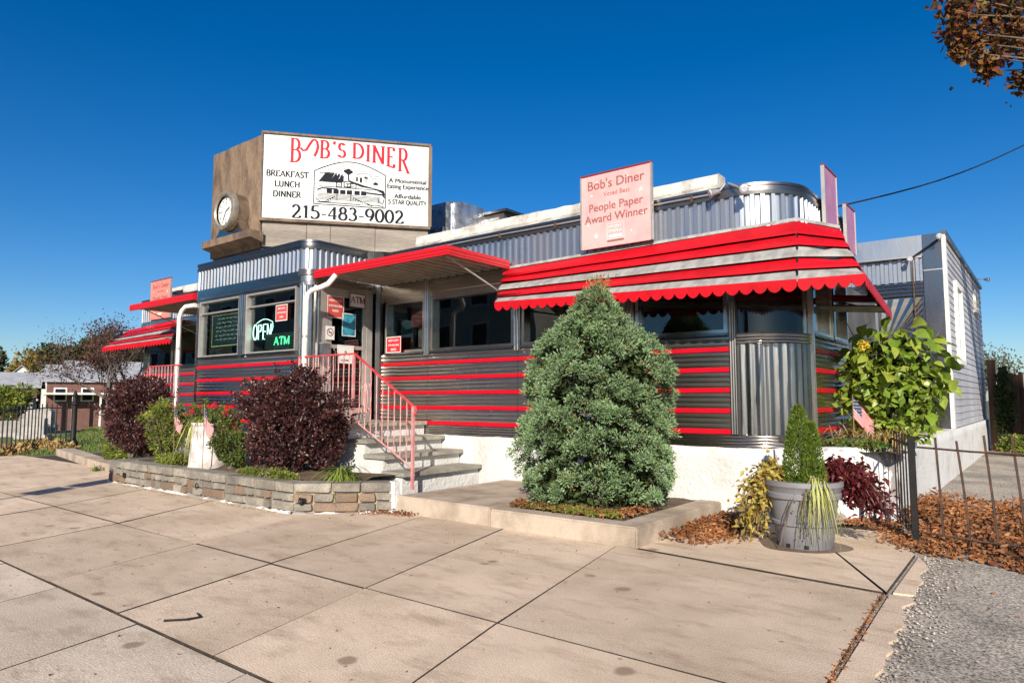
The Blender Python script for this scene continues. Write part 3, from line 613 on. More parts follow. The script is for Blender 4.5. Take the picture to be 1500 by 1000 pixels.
# windows
def window(o, u, W, z0, z1, transom=None, parent=diner, g=glass, fm=chrome, fw=.045, sill=True):
    o = Vector(o); u = Vector(u); n = Vector((u.y, -u.x)); U = Vector((u.x, u.y, 0)); Nn = Vector((n.x, n.y, 0)); Z = Vector((0,0,1))
    P = lambda s, z, d: Vector((o.x+u.x*s+n.x*d, o.y+u.y*s+n.y*d, z))
    mb = MB()
    for s in (fw/2, W-fw/2): mb.obox(P(s, (z0+z1)/2, -.035), U*fw/2, Nn*.05, Z*(z1-z0)/2)
    for z in (z0+fw/2, z1-fw/2)+((transom,) if transom else ()): mb.obox(P(W/2, z, -.035), U*(W/2-fw), Nn*(.047 if z != transom else .03), Z*fw/2*(1 if z != transom else .7))
    f = mb.build('window', fm, parent)
    mb = MB(); mb.obox(P(W/2, (z0+z1)/2, -.06), U*(W/2-fw*.6), Nn*.004, Z*((z1-z0)/2-fw*.6)); mb.build('pane', g, f)
    if sill: mb = MB(); mb.obox(P(W/2, z0-.012, .0), U*W/2, Nn*.05, Z*.014); mb.build('sill', chromeV, f)
    return f
for a, b_ in zip(BAYS, BAYS[1:]):
    x0 = a+(.24 if a == BAYS[0] else .075); window((x0, Y0), (1,0), b_-.075+(.05 if b_ == BAYS[-1] else 0)-x0, 2.11, 2.98)
for a, b_ in zip(LBAYS, LBAYS[1:]): window((a+.07, Y0), (1,0), b_-a-.14, 2.11, 2.98)
window((-2.19, 8.44), (0,1), .86, 2.11, 2.98); window((-2.19, 9.40), (0,1), .86, 2.11, 2.98)
window((-12.47, 6.35), (1,0), 1.40, 2.11, 3.15, 2.92, fm=alu, fw=.032); window((-10.86, 6.35), (1,0), 1.47, 2.11, 3.15, 2.92, fm=alu, fw=.032)
part(lambda b: post(b, -10.965, 6.35, 2.09, 3.15, .17), 'pilaster', chrome)
part(lambda b: sweep(b, CORN, [(-.02,2.10),(-.02,2.98)]), 'curved_pane', glass, smooth='all')
# vestibule side doors (the right one is seen, the left one faces away)
def door(x, y0, y1, s):
    d = MB()
    for y in (y0+.04, y1-.04): d.box(x-.03*s-.02, x-.03*s+.02, y-.04, y+.04, 1.0, 3.10)
    for z0, z1 in ((1.0,1.2),(2.17,2.23),(3.02,3.10)): d.box(x-.03*s-.018, x-.03*s+.018, y0+.08, y1-.08, z0, z1)
    o = d.build('door', alu if s > 0 else chromeV, diner)
    MB().box(x-.03*s-.004, x-.03*s+.004, y0+.07, y1-.07, 1.18, 3.03).build('pane', glassd, o)
    h = MB(); h.tube([(x+.03*s, y0+.10, 1.75), (x+.07*s, y0+.10, 1.78), (x+.07*s, y0+.10, 2.12), (x+.03*s, y0+.10, 2.15)], .012); h.build('handle', chrome, o, smooth=True)
    j = MB()
    for a, b in ((y0-.17, y0), (y1, y1+.12)): j.box(x-.06*s-.03, x-.06*s+.055, a, b, .95, 3.15)
    j.box(x-.06*s-.03, x-.06*s+.05, y0, y1, 3.10, 3.16); j.build('door_frame', alu, diner)
    return o
door(-9.12, 6.76, 7.56, 1); door(-12.68, 6.76, 7.56, -1)
# inside
part(lambda b: (b.box(-17.9,-2.4,10.7,10.8,.9,3.7), b.box(-17.9,-2.3,7.85,10.7,.88,.95), b.box(-17.9,-2.3,7.85,10.7,3.2,3.26), b.box(-12.6,-9.2,6.42,7.85,.9,.95), b.box(-12.6,-9.2,6.42,7.85,3.3,3.34), b.box(-12.58,-12.53,6.42,7.9,.95,3.3), b.box(-17.9,-17.8,7.85,10.7,.95,3.2), b.box(-12.6,-11.6,7.9,7.95,.95,3.2)), 'interior_shell', interior, smooth=False)
part(lambda b: (b.box(-16,-3.6,9.3,9.75,.95,1.95), b.box(-16,-3.6,9.2,9.85,1.95,2.0)), 'counter', interiorR, smooth=False)
for x in (-8.3,-7.1,-5.6,-5.2,-3.7,-14,-15.6): part(lambda b: (b.box(x-.06,x+.06,7.95,8.9,.95,2.12), b.box(x+.2,x+.7,8.05,8.85,1.6,1.64)), 'booth', interiorR, smooth=False)

# ------------------------------------------------------------------ awnings
def lerp(a, b, t): return tuple(x+(y-x)*t for x, y in zip(a, b))
def awning(label, inner, outer, loc, flash=True):
    t = thing('awning', label, 'awning', loc, 'striped metal awnings')
    cols = [awnred, awnred, awngrey, awnred, awngrey]; n = len(cols)
    for k in range(n):
        mb = MB(); rows = [[], [], [], []]
        for a, b in zip(inner, outer):
            dn = Vector((b[0]-a[0], b[1]-a[1], 0)).normalized(); o = Vector(lerp(a, b, k/n)); e = Vector(lerp(a, b, (k+1.02)/n if k < n-1 else 1.)); 
            lipv = Vector((0,0,.010))+dn*.008; o = o-(Vector((0,0,.026))+dn*.020 if k else Vector())
            rows[0].append(o+Vector((0,0,-.004))); rows[1].append(e+lipv); rows[2].append(e+lipv+Vector((0,0,-.024))+dn*.002); rows[3].append(o+Vector((0,0,-.022)))
        # subdivide lengthwise with slight sag so that edges are not ruler straight
        def sub(r):
            out = []
            for p, q in zip(r, r[1:]):
                m = max(1, int((q-p).length/.45)); out += [p.lerp(q, i/m)+(Vector((0,0,random.uniform(-.004,.004))) if i else Vector()) for i in range(m)]
            return out+[r[-1]]
        random.seed(k*7+int(abs(loc[0]))); st = random.getstate(); R = []
        for r in rows: random.setstate(st); R.append(sub(r))
        mb.grid(R+[R[0]]); mb.build('slat', cols[k], t)
    mb = MB(); mb.grid([[Vector(lerp(a, b, f))-Vector((0,0,.055))-Vector((b[0]-a[0], b[1]-a[1], 0)).normalized()*.035 for a, b in zip(inner, outer)] for f in (.02,.97)]); mb.build('backing_sheet', darksteel, t)
    # scalloped valence under the outer edge
    mb = MB(); path = [Vector(p) for p in outer]
    for p, q in zip(path, path[1:]):
        L = (q-p).length; m = max(1, int(round(L/.142))); dn = Vector(((q-p).y, -(q-p).x, 0)).normalized()
        for i in range(m):
            a = p.lerp(q, i/m); b = p.lerp(q, (i+1)/m); out = dn*.012; z1 = .012; z0 = -.055
            pts = [a+Vector((0,0,z1)), a+Vector((0,0,z0))]
            for j in range(1, 8): u = j/8; c = a.lerp(b, u); pts.append(c+Vector((0,0,z0-.058*math.sin(math.pi*u)**.75)))
            pts += [b+Vector((0,0,z0)), b+Vector((0,0,z1))]
            mb.prism([x+out for x in pts], -dn*.008)
    mb.build('valence', awnred, t, fix=True)
    if flash:
        mb = MB(); mb.grid([[Vector(p)+Vector((0,0,.005)) for p in inner], [Vector((p[0], p[1]+.02, p[2]+.045)) for p in inner], [Vector((p[0]-(.25 if i >= len(inner)-2 and len(inner) > 2 else 0), p[1]+.14, p[2]+.055)) for i, p in enumerate(inner)]]); mb.build('flashing', awngrey, t)
    for a, b in zip(inner, outer): MB().tube([Vector(a)-Vector((0,0,.05)), Vector(b)-Vector((0,0,.02))], .012).build('bracket', darksteel, t); MB().tube([Vector((a[0], a[1], a[2]-.55)), Vector(b)-Vector((0,0,.02))], .012).build('bracket', darksteel, t)
    return t
awning('wide red and grey striped awning wrapping the rounded right corner of the diner',
       [(-6.22,7.69,3.235),(-2.10,7.69,3.29),(-1.80,8.28,3.27),(-2.17,10.0,3.2)], [(-5.82,7.0,2.635),(-1.93,7.0,2.52),(-1.42,7.48,2.585),(-1.58,9.85,2.46)], (-4,7.5,2.6))
awning('narrow red and grey striped awning on the far left wing of the diner',
       [(-18.75,7.69,3.13),(-15.9,7.69,3.23)], [(-18.55,7.0,2.62),(-14.95,7.0,2.65)], (-17,7.5,2.6), False)
# ------------------------------------------------------------------ flat entrance canopies
def canopy(label, x0, x1, y0, y1, z, strut):
    t = thing('entrance_canopy', label, 'canopy', ((x0+x1)/2, y1, z-.12), 'flat red canopies')
    def fascia(b):
        for xa, xb, ya_, yb_ in ((x0, x1, y0-.035, y0), (x1-.035, x1, y0, y1)):
            b.box(xa, xb, ya_, yb_, z-.125, z); 
            for h in (.03,.075): 
                if ya_ < y0: b.box(xa-.006, xb+.006, ya_-.008, ya_-.0005, z-h-.022, z-h)
                elif xa > (x0+x1)/2: b.box(xb+.0005, xb+.008, ya_, yb_-.01, z-h-.022, z-h)
    mb = MB(); fascia(mb); mb.build('fascia', canred, t)
    n = int((x1-x0)/.18)
    rows = [[], []]; pt = (x1-x0-.072)/n
    for k in range(n):
        for f, h in ((0,.055),(.76,.05),(.77,.0),(.96,.0),(.97,.055)): x = x0+.036+pt*(k+f); rows[0].append((x, y0, z-.10+h)); rows[1].append((x, y1, z-.10+h))
    mb = MB(); mb.grid(rows); mb.build('ribbed_soffit', soffit, t)
    MB().box(x0+.036, x1-.036, y0+.001, y1, z-.035, z-.012).build('top_sheet', roofdark, t)
    for a, b in strut: MB().tube([a, b], .012).build('strut', alu, t)
    return t
canopy('flat red edged canopy over the right entrance steps', -9.0, -6.12, 6.42, 7.70, 3.36, [((-6.3,6.55,3.27),(-6.05,7.72,2.75))])
canopy('flat red edged canopy over the far left entrance', -15.5, -12.75, 6.38, 7.70, 3.36, [((-15.2,6.5,3.27),(-15.0,7.72,2.75))])
# ------------------------------------------------------------------ downspouts
def pipe(label, pts, loc):
    t = thing('downspout', label, 'downspout', loc, 'white downspouts'); mb = MB(); mb.tube(pts, .042, 10); mb.build('pipe', whitepaint, t, smooth=True)
    b = MB(); q = Vector(pts[-1])
    for z in (1.2, 2.3): b.lathe((pts[-2][0]*(1-(pts[-2][2]-z)/(pts[-2][2]-q.z))+q.x*(pts[-2][2]-z)/(pts[-2][2]-q.z), q.y, z), [(.044,-.02),(.05,-.018),(.05,.018),(.044,.02)], 10)
    b.build('strap', alu, t)
pipe('white downspout bent down the front of the right canopy corner', [(-8.50,6.44,3.26),(-8.50,6.36,3.16),(-8.52,6.30,3.08),(-8.62,6.24,3.03),(-8.78,6.20,3.0),(-8.86,6.19,2.95),(-8.88,6.18,2.87),(-8.93,6.18,.35)], (-8.93,6.18,.35))
pipe('white downspout hanging from the far left canopy corner', [(-12.55,6.30,3.1),(-12.80,6.24,3.09),(-12.9,6.22,3.02),(-12.95,6.2,2.9),(-12.93,6.2,.35)], (-12.93,6.2,.35))
# ------------------------------------------------------------------ rooftop billboard with clock shelf
NE = Vector((-10.40,6.30,0)); FE = Vector((-8.63,8.50,0)); UB = (FE-NE).normalized(); LB = (FE-NE).length; NB = Vector((UB.y, -UB.x, 0)); NW = Vector((-12.02,6.30,0)); FW = Vector((-13.79,8.50,0))
bb = thing('rooftop_billboard', 'wedge shaped rooftop billboard, wooden front with a big white sign on the right', 'billboard', (-11.2,7.4,3.87))
def boards(path0, path1, z0, z1, widths, m, name):
    """upright or level boards over one face of the wedge"""
    p0, p1 = Vector(path0), Vector(path1); d = p1-p0; nn = Vector((d.y, -d.x, 0)).normalized(); s = 0
    for wd in widths:
        a = p0+d*s; b = p0+d*(s+wd); s += wd; k = .03+random.uniform(0,.008); mb = MB(); g = d.normalized()*.004
        mb.prism([a+g+Vector((0,0,z0)), b-g+Vector((0,0,z0)), b-g+Vector((0,0,z1+random.uniform(-.012,.012))), a+g+Vector((0,0,z1))], nn*k); mb.build(name, m, bb, fix=True)
boards(NW, NE, 3.90, 5.86, [.30,.38,.32], wood, 'front_board')
boards(NE+UB*.01, FE, 3.92, 4.36, [.26,.14,.27,.33], woodgrey, 'skirt_board')
boards(FW, NW, 3.92, 5.86, [.25]*4, wood, 'side_board')
MB().prism([NW+Vector((.02,.02,3.88)), NE+Vector((-.02,.02,3.88)), FE+Vector((-.03,0,3.88)), FW+Vector((.03,0,3.88))], (0,0,1.94)).build('core', roofdark, bb, fix=True)
PB = Plane(NE+NB*.062+Vector((0,0,4.40)), UB); HB = 1.47
mb = MB(); mb.obox(PB.p(LB/2, HB/2, -8), UB*LB/2, NB*.024, Vector((0,0,HB/2))); mb.build('sign_panel', signwhite, bb)
mb = MB(); 
for y0, y1, x0, x1 in ((-.05,0,-.03,LB+.03),(HB,HB+.035,-.03,LB+.03)): mb.obox(PB.p((x0+x1)/2, (y0+y1)/2, -2), UB*(x1-x0)/2, NB*.04, Vector((0,0,(y1-y0)/2)))
for x0, x1 in ((-.03,0),(LB-.01,LB+.05)): mb.obox(PB.p((x0+x1)/2, HB/2, -2), UB*(x1-x0)/2, NB*.038, Vector((0,0,HB/2)))
mb.build('sign_frame', wood, bb)
# print, laid out in fractions of the panel
def S(u, v): return (u*LB, (1-v)*HB)
serif_parts(PB, bb, 'numeral', ink, '215-483-9002', *S(.51, .975), .15*HB, .20, .085, .04, 1.10)
for s_, v in (('BREAKFAST', .50), ('LUNCH', .62), ('DINNER', .74)): mb = MB(); serif_text(PB, mb, s_, *S(.145, v), .070*HB, .22, .12, .05, sx=.93); mb.build('lettering', ink, bb)
mb = MB()
for s_, v, sx_ in (('A Monumental', .48, 1.0), ('Eating Experience', .55, .92), ('Affordable', .67, 1.0)): PB.text(mb, s_, *S(.868, v), .075*HB, sx=sx_, bold=.004)
serif_text(PB, mb, '5 STAR QUALITY', *S(.868, .742), .052*HB, .22, .13, .05, sx=.86)
mb.build('lettering', ink, bb)
def red_glyph(c, u0, u1, vt0, vt1, vb0, vb1):
    adv, st, sf = glyph(c); mb = MB()
    def f(a, b):
        t = a/adv; u = u0+(u1-u0)*t; vt = vt0+(vt1-vt0)*t; vb = vb0+(vb1-vb0)*t; return S(u, vb+(vt-vb)*b)
    hh = (vb0-vt0)*HB
    for j, p in enumerate(st): stroke(PB, mb, p, hh, .046, .020, f, 0, 1+.1*j)
    for a, b in sf: x, y = f(a, b); PB.rect(mb, x-.036, x+.036, y-.008, y+.008, 0, 1.6)
    mb.build('letter', signred, bb)
for a in [('B',.155,.22,.03,.04,.32,.30), ('B',.33,.39,.03,.035,.245,.235), ("'",.405,.425,.03,.03,.20,.20), ('S',.435,.485,.045,.05,.215,.22), ('D',.525,.595,.03,.045,.215,.215), ('I',.603,.637,.04,.045,.235,.245),
          ('N',.645,.725,.045,.05,.245,.265), ('E',.735,.785,.05,.055,.275,.30), ('R',.805,.875,.05,.06,.325,.355)]: red_glyph(*a)
mb = MB(); stroke(PB, mb, [(.215,.17),(.232,.205),(.25,.19),(.268,.125),(.285,.07),(.30,.06),(.312,.085),(.318,.14),(.312,.20),(.298,.26)], .2, .044, .028, lambda a, b: S(a, b-.032), 0, 1.4)
mb.build('letter', signred, bb)
mb = MB(); q = lambda *p: [S(u, v-.072) for u, v in p]
top = [(.30+.43*i/16, .475-.135*math.sin(math.pi*i/16)) for i in range(17)]
_ln = PB.line; PB.line = lambda m_, p_, w_, mi=0, k=1: _ln(m_, p_, w_*1.9, mi, k)
PB.line(mb, q(*top), .008); PB.line(mb, q((.30,.475),(.30,.87),(.73,.875),(.73,.475)), .008)
for i in range(6): PB.shape(mb, q((.335+.020*i+.03,.49),(.348+.016*i+.04,.49),(.345+.024*i,.60),(.325+.022*i,.60)), 0, 1.1)
PB.line(mb, q((.33,.50),(.36,.49),(.40,.48),(.42,.49)), .006)
for u, v, r in ((.488,.455,.022),(.503,.445,.024),(.517,.46,.020),(.503,.47,.026),(.605,.515,.012),(.615,.52,.011)): v -= .072; PB.shape(mb, [(S(u, v)[0]+r*LB*.62*math.cos(a), S(u, v)[1]+r*LB*.5*math.sin(a)) for a in np.arange(0, 6.28, .5)], 0, 1.2+r*5)
PB.line(mb, q((.503,.47),(.505,.56)), .012); PB.line(mb, q((.61,.52),(.61,.58)), .006)
PB.shape(mb, q((.50,.555),(.53,.575),(.60,.615),(.72,.665),(.73,.72),(.715,.70),(.66,.65),(.585,.635),(.51,.585)), 0, 1.05)
for u, v, a, b in ((.425,.52,.018,.07),(.455,.515,.02,.075),(.44,.50,.012,.03),(.55,.52,.010,.05),(.572,.525,.014,.055),(.655,.575,.028,.025)): PB.shape(mb, q((u,v),(u+a*.5,v-.01),(u+a,v),(u+a,v+b),(u,v+b)), 0, 1.3)
for u, v, a, b in ((.432,.60,.03,.05),(.478,.585,.04,.06),(.50,.61,.05,.045)): PB.line(mb, q((u,v),(u+a,v-.015),(u+a,v+b),(u,v+b),(u,v)), .008, 0, 1.35); PB.line(mb, q((u+.01,v+.025),(u+a-.01,v+.02)), .006, 0, 1.35)
PB.line(mb, q((.33,.655),(.69,.66),(.71,.69)), .006); PB.line(mb, q((.32,.70),(.345,.675),(.44,.678)), .012); PB.line(mb, q((.60,.70),(.715,.715)), .014)
for i in range(6): u = .375+.04*i+(.006 if i > 3 else 0); PB.shape(mb, q((u,.685),(u+.032,.685),(u+.032,.735),(u,.735)), 0, 1.1)
for v in (.745,.76,.775,.79,.805): PB.line(mb, q((.325,v),(.70,v+.005)), .004)
for u in (.437,.52): PB.line(mb, q((u,.67),(u,.815)), .006, 0, 1.2)
for s0, s1 in ((.425,.375),(.535,.59)):
    PB.line(mb, q((s0,.77),(s1,.82)), .006, 0, 1.2)
    for i in range(5): u = s0+(s1-s0)*i/4; PB.line(mb, q((u,.77+.0125*i),(u,.80+.0125*i)), .004, 0, 1.2)
for pts in (((.31,.80),(.34,.84),(.40,.83)),((.60,.82),(.63,.85),(.68,.845),(.72,.86)),((.62,.83),(.65,.86)),((.32,.845),(.58,.85)),((.685,.76),(.69,.81),(.715,.82),(.72,.77))): PB.line(mb, q(*pts), .007, 0, 1.15)
PB.shape(mb, q((.705,.66),(.722,.68),(.728,.76),(.715,.74)), 0, 1.2)
mb.build('illustration', ink, bb)
mb = MB()
for a in (20,48,75,92,118,140,160): 
    c = S(.42,.39); PB.line(mb, [(c[0]+.05*math.cos(math.radians(a)), c[1]+.04*math.sin(math.radians(a))), (c[0]+(.22+.1*(a % 3 == 0))*math.cos(math.radians(a)), c[1]+.2*math.sin(math.radians(a)))], .004)
for pts in (((.545,.45),(.57,.44),(.60,.445)),((.56,.475),(.60,.465),(.64,.475)),((.63,.50),(.66,.49),(.70,.50)),((.55,.49),(.57,.485)),((.645,.535),(.65,.515),(.67,.52),(.675,.54))): PB.line(mb, q(*pts), .005)
mb.build('sun_rays', inkgrey, bb)
# clock shelf is fixed to the billboard, the clock stands on it
MB().prism([(-11.88,6.27,4.15),(-11.88,6.03,4.15),(-11.88,6.03,4.03),(-11.88,6.27,3.97)], (1.60,0,0)).build('clock_shelf', wood, bb, fix=True)
clock = thing('clock', 'round white dial clock in a chrome case on the billboard shelf', 'clock', (-11.05,6.12,4.15))
cx, cz = -11.05, 4.58
mb = MB(); mb.lathe((cx,6.28,cz), [(.335,0),(.335,-.25),(.30,-.26),(.30,0)], 28, 'y'); mb.grid([[(cx+sx*(.27+.20*(1-i/6)**2), y, 4.152+.30*i/6) for i in range(7)] for sx in (-1,) for y in (6.08,6.25)]); mb.grid([[(cx+(.27+.20*(1-i/6)**2), y, 4.152+.30*i/6) for i in range(7)] for y in (6.08,6.25)])
mb.poly([(cx-.27-.20*(1-i/6)**2, 6.08, 4.152+.30*i/6) for i in range(7)]+[(cx+.27+.20*(1-i/6)**2, 6.08, 4.152+.30*i/6) for i in range(6,-1,-1)])
mb.build('case', chrome, clock, smooth=True)
MB().lathe((cx,6.05,cz), [(.255,-.07),(.28,-.095),(.335,-.09),(.355,-.05),(.355,.0),(.255,.0)], 32, 'y').build('rim', mat('clock_rim', (.33,.29,.23), .5, .5, (.22,.19,.15), 8), clock, smooth=True)
face = MB().poly([(cx+.262*math.cos(a), 6.02, cz+.262*math.sin(a)) for a in np.arange(0, 2*math.pi, .2)]).build('dial', signwhite, clock)
mb = MB(); PC = Plane((cx,6.02,cz), (1,0,0))
for k in range(12):
    a = math.pi/6*k; PC.line(mb, [(.19*math.sin(a), .19*math.cos(a)), (.225*math.sin(a), .225*math.cos(a))], .014 if k % 3 else .022)
PC.line(mb, [(0,0),(.11,.05)], .02, 0, 2); PC.line(mb, [(0,0),(-.09,-.15)], .014, 0, 2.5); PC.text(mb, '12', 0, .125, .055); PC.text(mb, '6', 0, -.17, .055); PC.text(mb, '9', -.15, -.02, .055); PC.text(mb, '3', .155, -.02, .055)
mb.build('hands_and_numerals', ink, face)
# ------------------------------------------------------------------ placards
def star(pl, mb, x, y, r, mi=0): pl.shape(mb, [(x+(r if k % 2 == 0 else r*.42)*math.sin(math.pi*k/5), y+(r if k % 2 == 0 else r*.42)*math.cos(math.pi*k/5)) for k in range(10)], mi)
def placard(label, o, u, wd, ht, m, full=True):
    o = Vector(o); U = Vector((u[0], u[1], 0)).normalized(); n = Vector((U.y, -U.x, 0)); t = thing('award_placard', label, 'sign', o+U*wd/2, 'square award placards')
    mb = MB(); mb.obox(o+U*wd/2+Vector((0,0,ht/2)), U*wd/2, n*.012, Vector((0,0,ht/2))); mb.build('panel', m, t)
    for x in (0, wd): MB().obox(o+U*x+Vector((0,0,ht/2)), U*.011, n*.022, Vector((0,0,ht/2))).build('side_rail', alu, t)
    MB().obox(o+U*wd/2+Vector((0,0,ht+.01)), U*(wd/2+.012), n*.02, Vector((0,0,.011))).build('top_rail', darkred, t)
    if full:
        pl = Plane(o+n*.0125, U); mb = MB(); pl.text(mb, "Bob's Diner", wd*.5, ht*.80, .175, bold=.003); pl.text(mb, 'Voted Best', wd*.52, ht*.685, .085); pl.text(mb, 'People Paper', wd*.5, ht*.50, .15, bold=.003); pl.text(mb, 'Award Winner', wd*.5, ht*.345, .15, bold=.003); pl.rect(mb, wd*.38, wd*.62, ht*.055, ht*.08)
        mb.build('lettering', browntext, t)
        mb = MB()
        for x, y, r in ((.22,.16,.045),(.86,.68,.04),(.16,.72,.025),(.88,.36,.03),(.10,.32,.02),(.72,.16,.02),(.24,.9,.02),(.68,.90,.02)): star(pl, mb, x*wd, y*ht, r)
        pl.line(mb, [(wd*.38,ht*.09),(wd*.38,ht*.30),(wd*.62,ht*.30),(wd*.62,ht*.09),(wd*.38,ht*.09)], .008)
        pl.text(mb, 'PEOPLE', wd*.5, ht*.235, .058, sx=1.05, bold=.002); pl.text(mb, 'PAPER', wd*.5, ht*.175, .062, sx=1.15, bold=.002); pl.rect(mb, wd*.405, wd*.595, ht*.105, ht*.15)
        mb.build('stars_and_emblem', noticewhite, t)
    return t
placard('faded pink award placard standing above the wide striped awning', (-4.83,7.63,3.32), (1,0), 1.03, .98, pink)
placard('salmon award placard on the far left wing behind the canopy', (-17.55,7.68,3.30), (1,0), 1.03, .95, pinkL)
placard('mauve award placard seen edge on at the right corner, the nearer one', (-2.10,8.88,3.38), (0,1), .62, .86, mauve, False)
placard('mauve award placard seen edge on at the right corner, the farther one', (-2.10,9.98,3.38), (0,1), .55, .62, mauve, False)
# ------------------------------------------------------------------ rooftop gear and lamps
d = thing('roof_duct', 'shiny foil wrapped duct on the roof beside the billboard', 'duct', (-9.2,9.8,3.84))
mb = MB(); mb.box(-10.0,-9.02,9.5,10.3,3.84,5.20); mb.build('duct_body', foil, d); MB().box(-9.015,-8.79,9.55,10.25,3.84,5.16).build('duct_end', foil, d)
mb = MB(); mb.grid([[(-10.0+i*.13, 9.30-.05*random.random(), 3.9+j*.18+random.uniform(-.04,.04)) for i in range(9)] for j in range(5)]); mb.build('foil_wrap', foil, d)
cdt = thing('roof_conduit', 'thin metal conduit on brackets along the roof edge above the corrugated frieze', 'conduit', (-5.0,7.66,3.72)); MB().tube([(-7.9,7.69,3.762),(-6.2,7.688,3.768),(-5.0,7.69,3.76),(-3.6,7.688,3.77),(-2.95,7.69,3.765)], .010, 6).build('pipe', alu, cdt)
for x in (-7.4,-6.3,-5.3,-4.3,-3.3): MB().box(x-.014,x+.014,7.672,7.715,3.715,3.79).build('bracket', rustiron, cdt)
u = thing('rooftop_unit', 'low dark brown rooftop unit behind the white coping', 'rooftop unit', (-8.4,10.6,3.84))
MB().box(-9.6,-8.30,10.25,11.2,3.84,5.02).build('cabinet', acbrown, u); MB().box(-9.65,-8.2,10.2,11.25,5.02,5.07).build('lid', darksteel, u)
mb = MB()
for k in range(9): mb.box(-9.5,-8.4,10.235,10.248,4.0+.11*k,4.05+.11*k)
mb.build('louvre', darksteel, u)
def spot(label, p, aim, arm, am=alu):
    t = thing('floodlight', label, 'floodlight', arm[0], 'small floodlights'); p = Vector(p); a = Vector(aim).normalized(); mb = MB(); mb.tube([p-a*.12, p-a*.08, p-a*.03, p], [.018,.032,.040,.054], 12); mb.build('lamp_head', alu, t, smooth=True)
    MB().tube([p-a*.001, p+a*.012], [.050,.036], 12).build('lens', lampglass, t, smooth=True); MB().tube(arm+[p-a*.12], .014).build('arm', am, t)
spot('floodlight on the roof edge above the right front corner', (-2.60,7.50,3.70), (.55,-.8,-.35), [(-2.85,7.86,3.84),(-2.85,7.7,3.86)])
spot('second floodlight on the roof edge beside the white coping', (-3.02,7.56,3.74), (-.7,-.7,-.3), [(-2.9,7.86,3.84),(-2.9,7.7,3.86)])
spot('floodlight hanging on the steel front of the rear annex', (-2.0,14.75,4.0), (.1,-1,-.35), [(-1.98,14.96,2.2),(-1.99,14.93,4.05)], rustiron)
spot('floodlight at the top corner of the rear annex', (-1.5,14.7,4.36), (.2,-1,-.25), [(-1.5,14.95,4.40)])
spot('floodlight sticking out of the grey sided wall', (-1.12,20.9,4.35), (.9,-.4,-.3), [(-1.43,20.9,4.40)])

# ------------------------------------------------------------------ rear annex with clapboards
ax = thing('rear_annex', 'steel fronted rear annex with grey clapboard side wall', 'building', (-1.45,15,0))
AY, AX, AYE, ZT = 15.0, -1.45, 23.3, 4.50
MB().box(-4.2,AX-.04,AY+.02,AYE,.0,4.46).build('wall_core', whitepaint, ax)
MB().box(-17.5,-4.25,11.1,20,.0,3.6).build('kitchen_block', stucco, ax); MB().box(-4.2,-2.32,10.95,13.0,.8,3.02).build('passage_shade_wall', roofdark, ax)  # added passage wall, near-black in place of the deep shade beneath the side awning
def aw(b): wobble_wall(b, [(-4.0,AY-.0),(AX,AY-.0)], -.03, .80, .02)
mb = MB(); wobble_wall(mb, [(AX,9.0),(AX,AYE)], -.03, .79, .03); mb.build('foundation', stucco, ax, smooth='all')
n = 27; hh = (ZT-.06-.82)/n
me = MB(); me.prism([(0,0,0),(.024,0,0),(.006,0,hh+.012),(0,0,hh+.012)], (0,AYE-AY-.14,0)); bmsh = me.mesh('siding_board', greyside, fix=True)
for k in range(n): piece('siding_board', bmsh, ax, (AX-.035, AY+.13, .81+hh*k), (0, 0, random.uniform(-.0006,.0006)))
MB().box(AX-.05,AX+.012,AY-.035,AY+.13,.80,4.50).build('corner_board', whitepaint, ax); MB().box(AX-.05,AX+.03,AY-.04,AYE,4.44,4.52).build('eave_trim', darksteel, ax)
def swin(y0, y1, z0, z1):
    f = MB()
    for a, b, c, d_ in ((y0-.12,y0,z0-.1,z1+.12),(y1,y1+.12,z0-.1,z1+.12),(y0,y1,z0-.1,z0),(y0,y1,z1,z1+.12)): f.box(AX-.02,AX+.045,a,b,c,d_)
    o = f.build('window', whitepaint, ax); MB().box(AX-.01,AX+.008,y0,y1,z0,z1).build('pane', glass, o)
swin(16.4,17.3,2.15,3.62); swin(20.9,21.6,3.65,3.98)
MB().box(-4.2,-1.82,AY-.02,AY,4.08,4.48).build('top_panel', galv, ax); MB().box(-1.815,-1.50,AY-.03,AY,.82,4.48).build('corner_panel', chromeV, ax)
MB().box(-1.815,-1.50,AY-.034,AY-.0305,3.78,3.80).build('panel_seam', alu, ax)
mb = MB(); corrugate(mb, [(-4.2,AY),(-1.83,AY)], 3.60, 4.06, .15, .03); mb.build('frieze', galv, ax)
mb = MB(); sweep(mb, [(-4.2,AY),(-1.83,AY)], [(0,3.30)]+flutes(3.30,3.60,4,.03)); mb.build('rib_band', chrome, ax, smooth=True); mb = MB(); sweep(mb, [(-4.2,AY),(-1.83,AY)], [(0,4.04),(.05,4.045),(.05,4.08),(0,4.085)]); mb.build('drip_trim', alu, ax)
mb = MB(); c = Vector((-2.05,AY-.012,2.3)); N_ = 48      # sunburst panel pressed into the steel
mb.v = []; pts = []
for k in range(N_+1):
    a = math.pi*(.02+.96*k/N_); r = 1.35; x = max(-4.1, min(-1.86, c.x-.6+r*math.cos(a)*1.2)); z = min(3.28, c.z+r*math.sin(a)*.9); pts.append((x, AY-.012-(.016 if k % 2 else 0), z))
for k in range(N_): mb.poly([(c.x-.55, AY-.02, c.z-.1), pts[k], pts[k+1]])
mb.build('sunburst_panel', chrome, ax); MB().box(-4.2,-1.83,AY-.01,AY+.01,.82,3.3).build('lower_panel', chromeV, ax)
MB().box(-4.1,-1.85,AY-.05,AY-.011,1.0,1.06).build('stripe', red, ax); MB().box(-4.1,-1.85,AY-.05,AY-.011,1.25,1.31).build('stripe', red, ax)
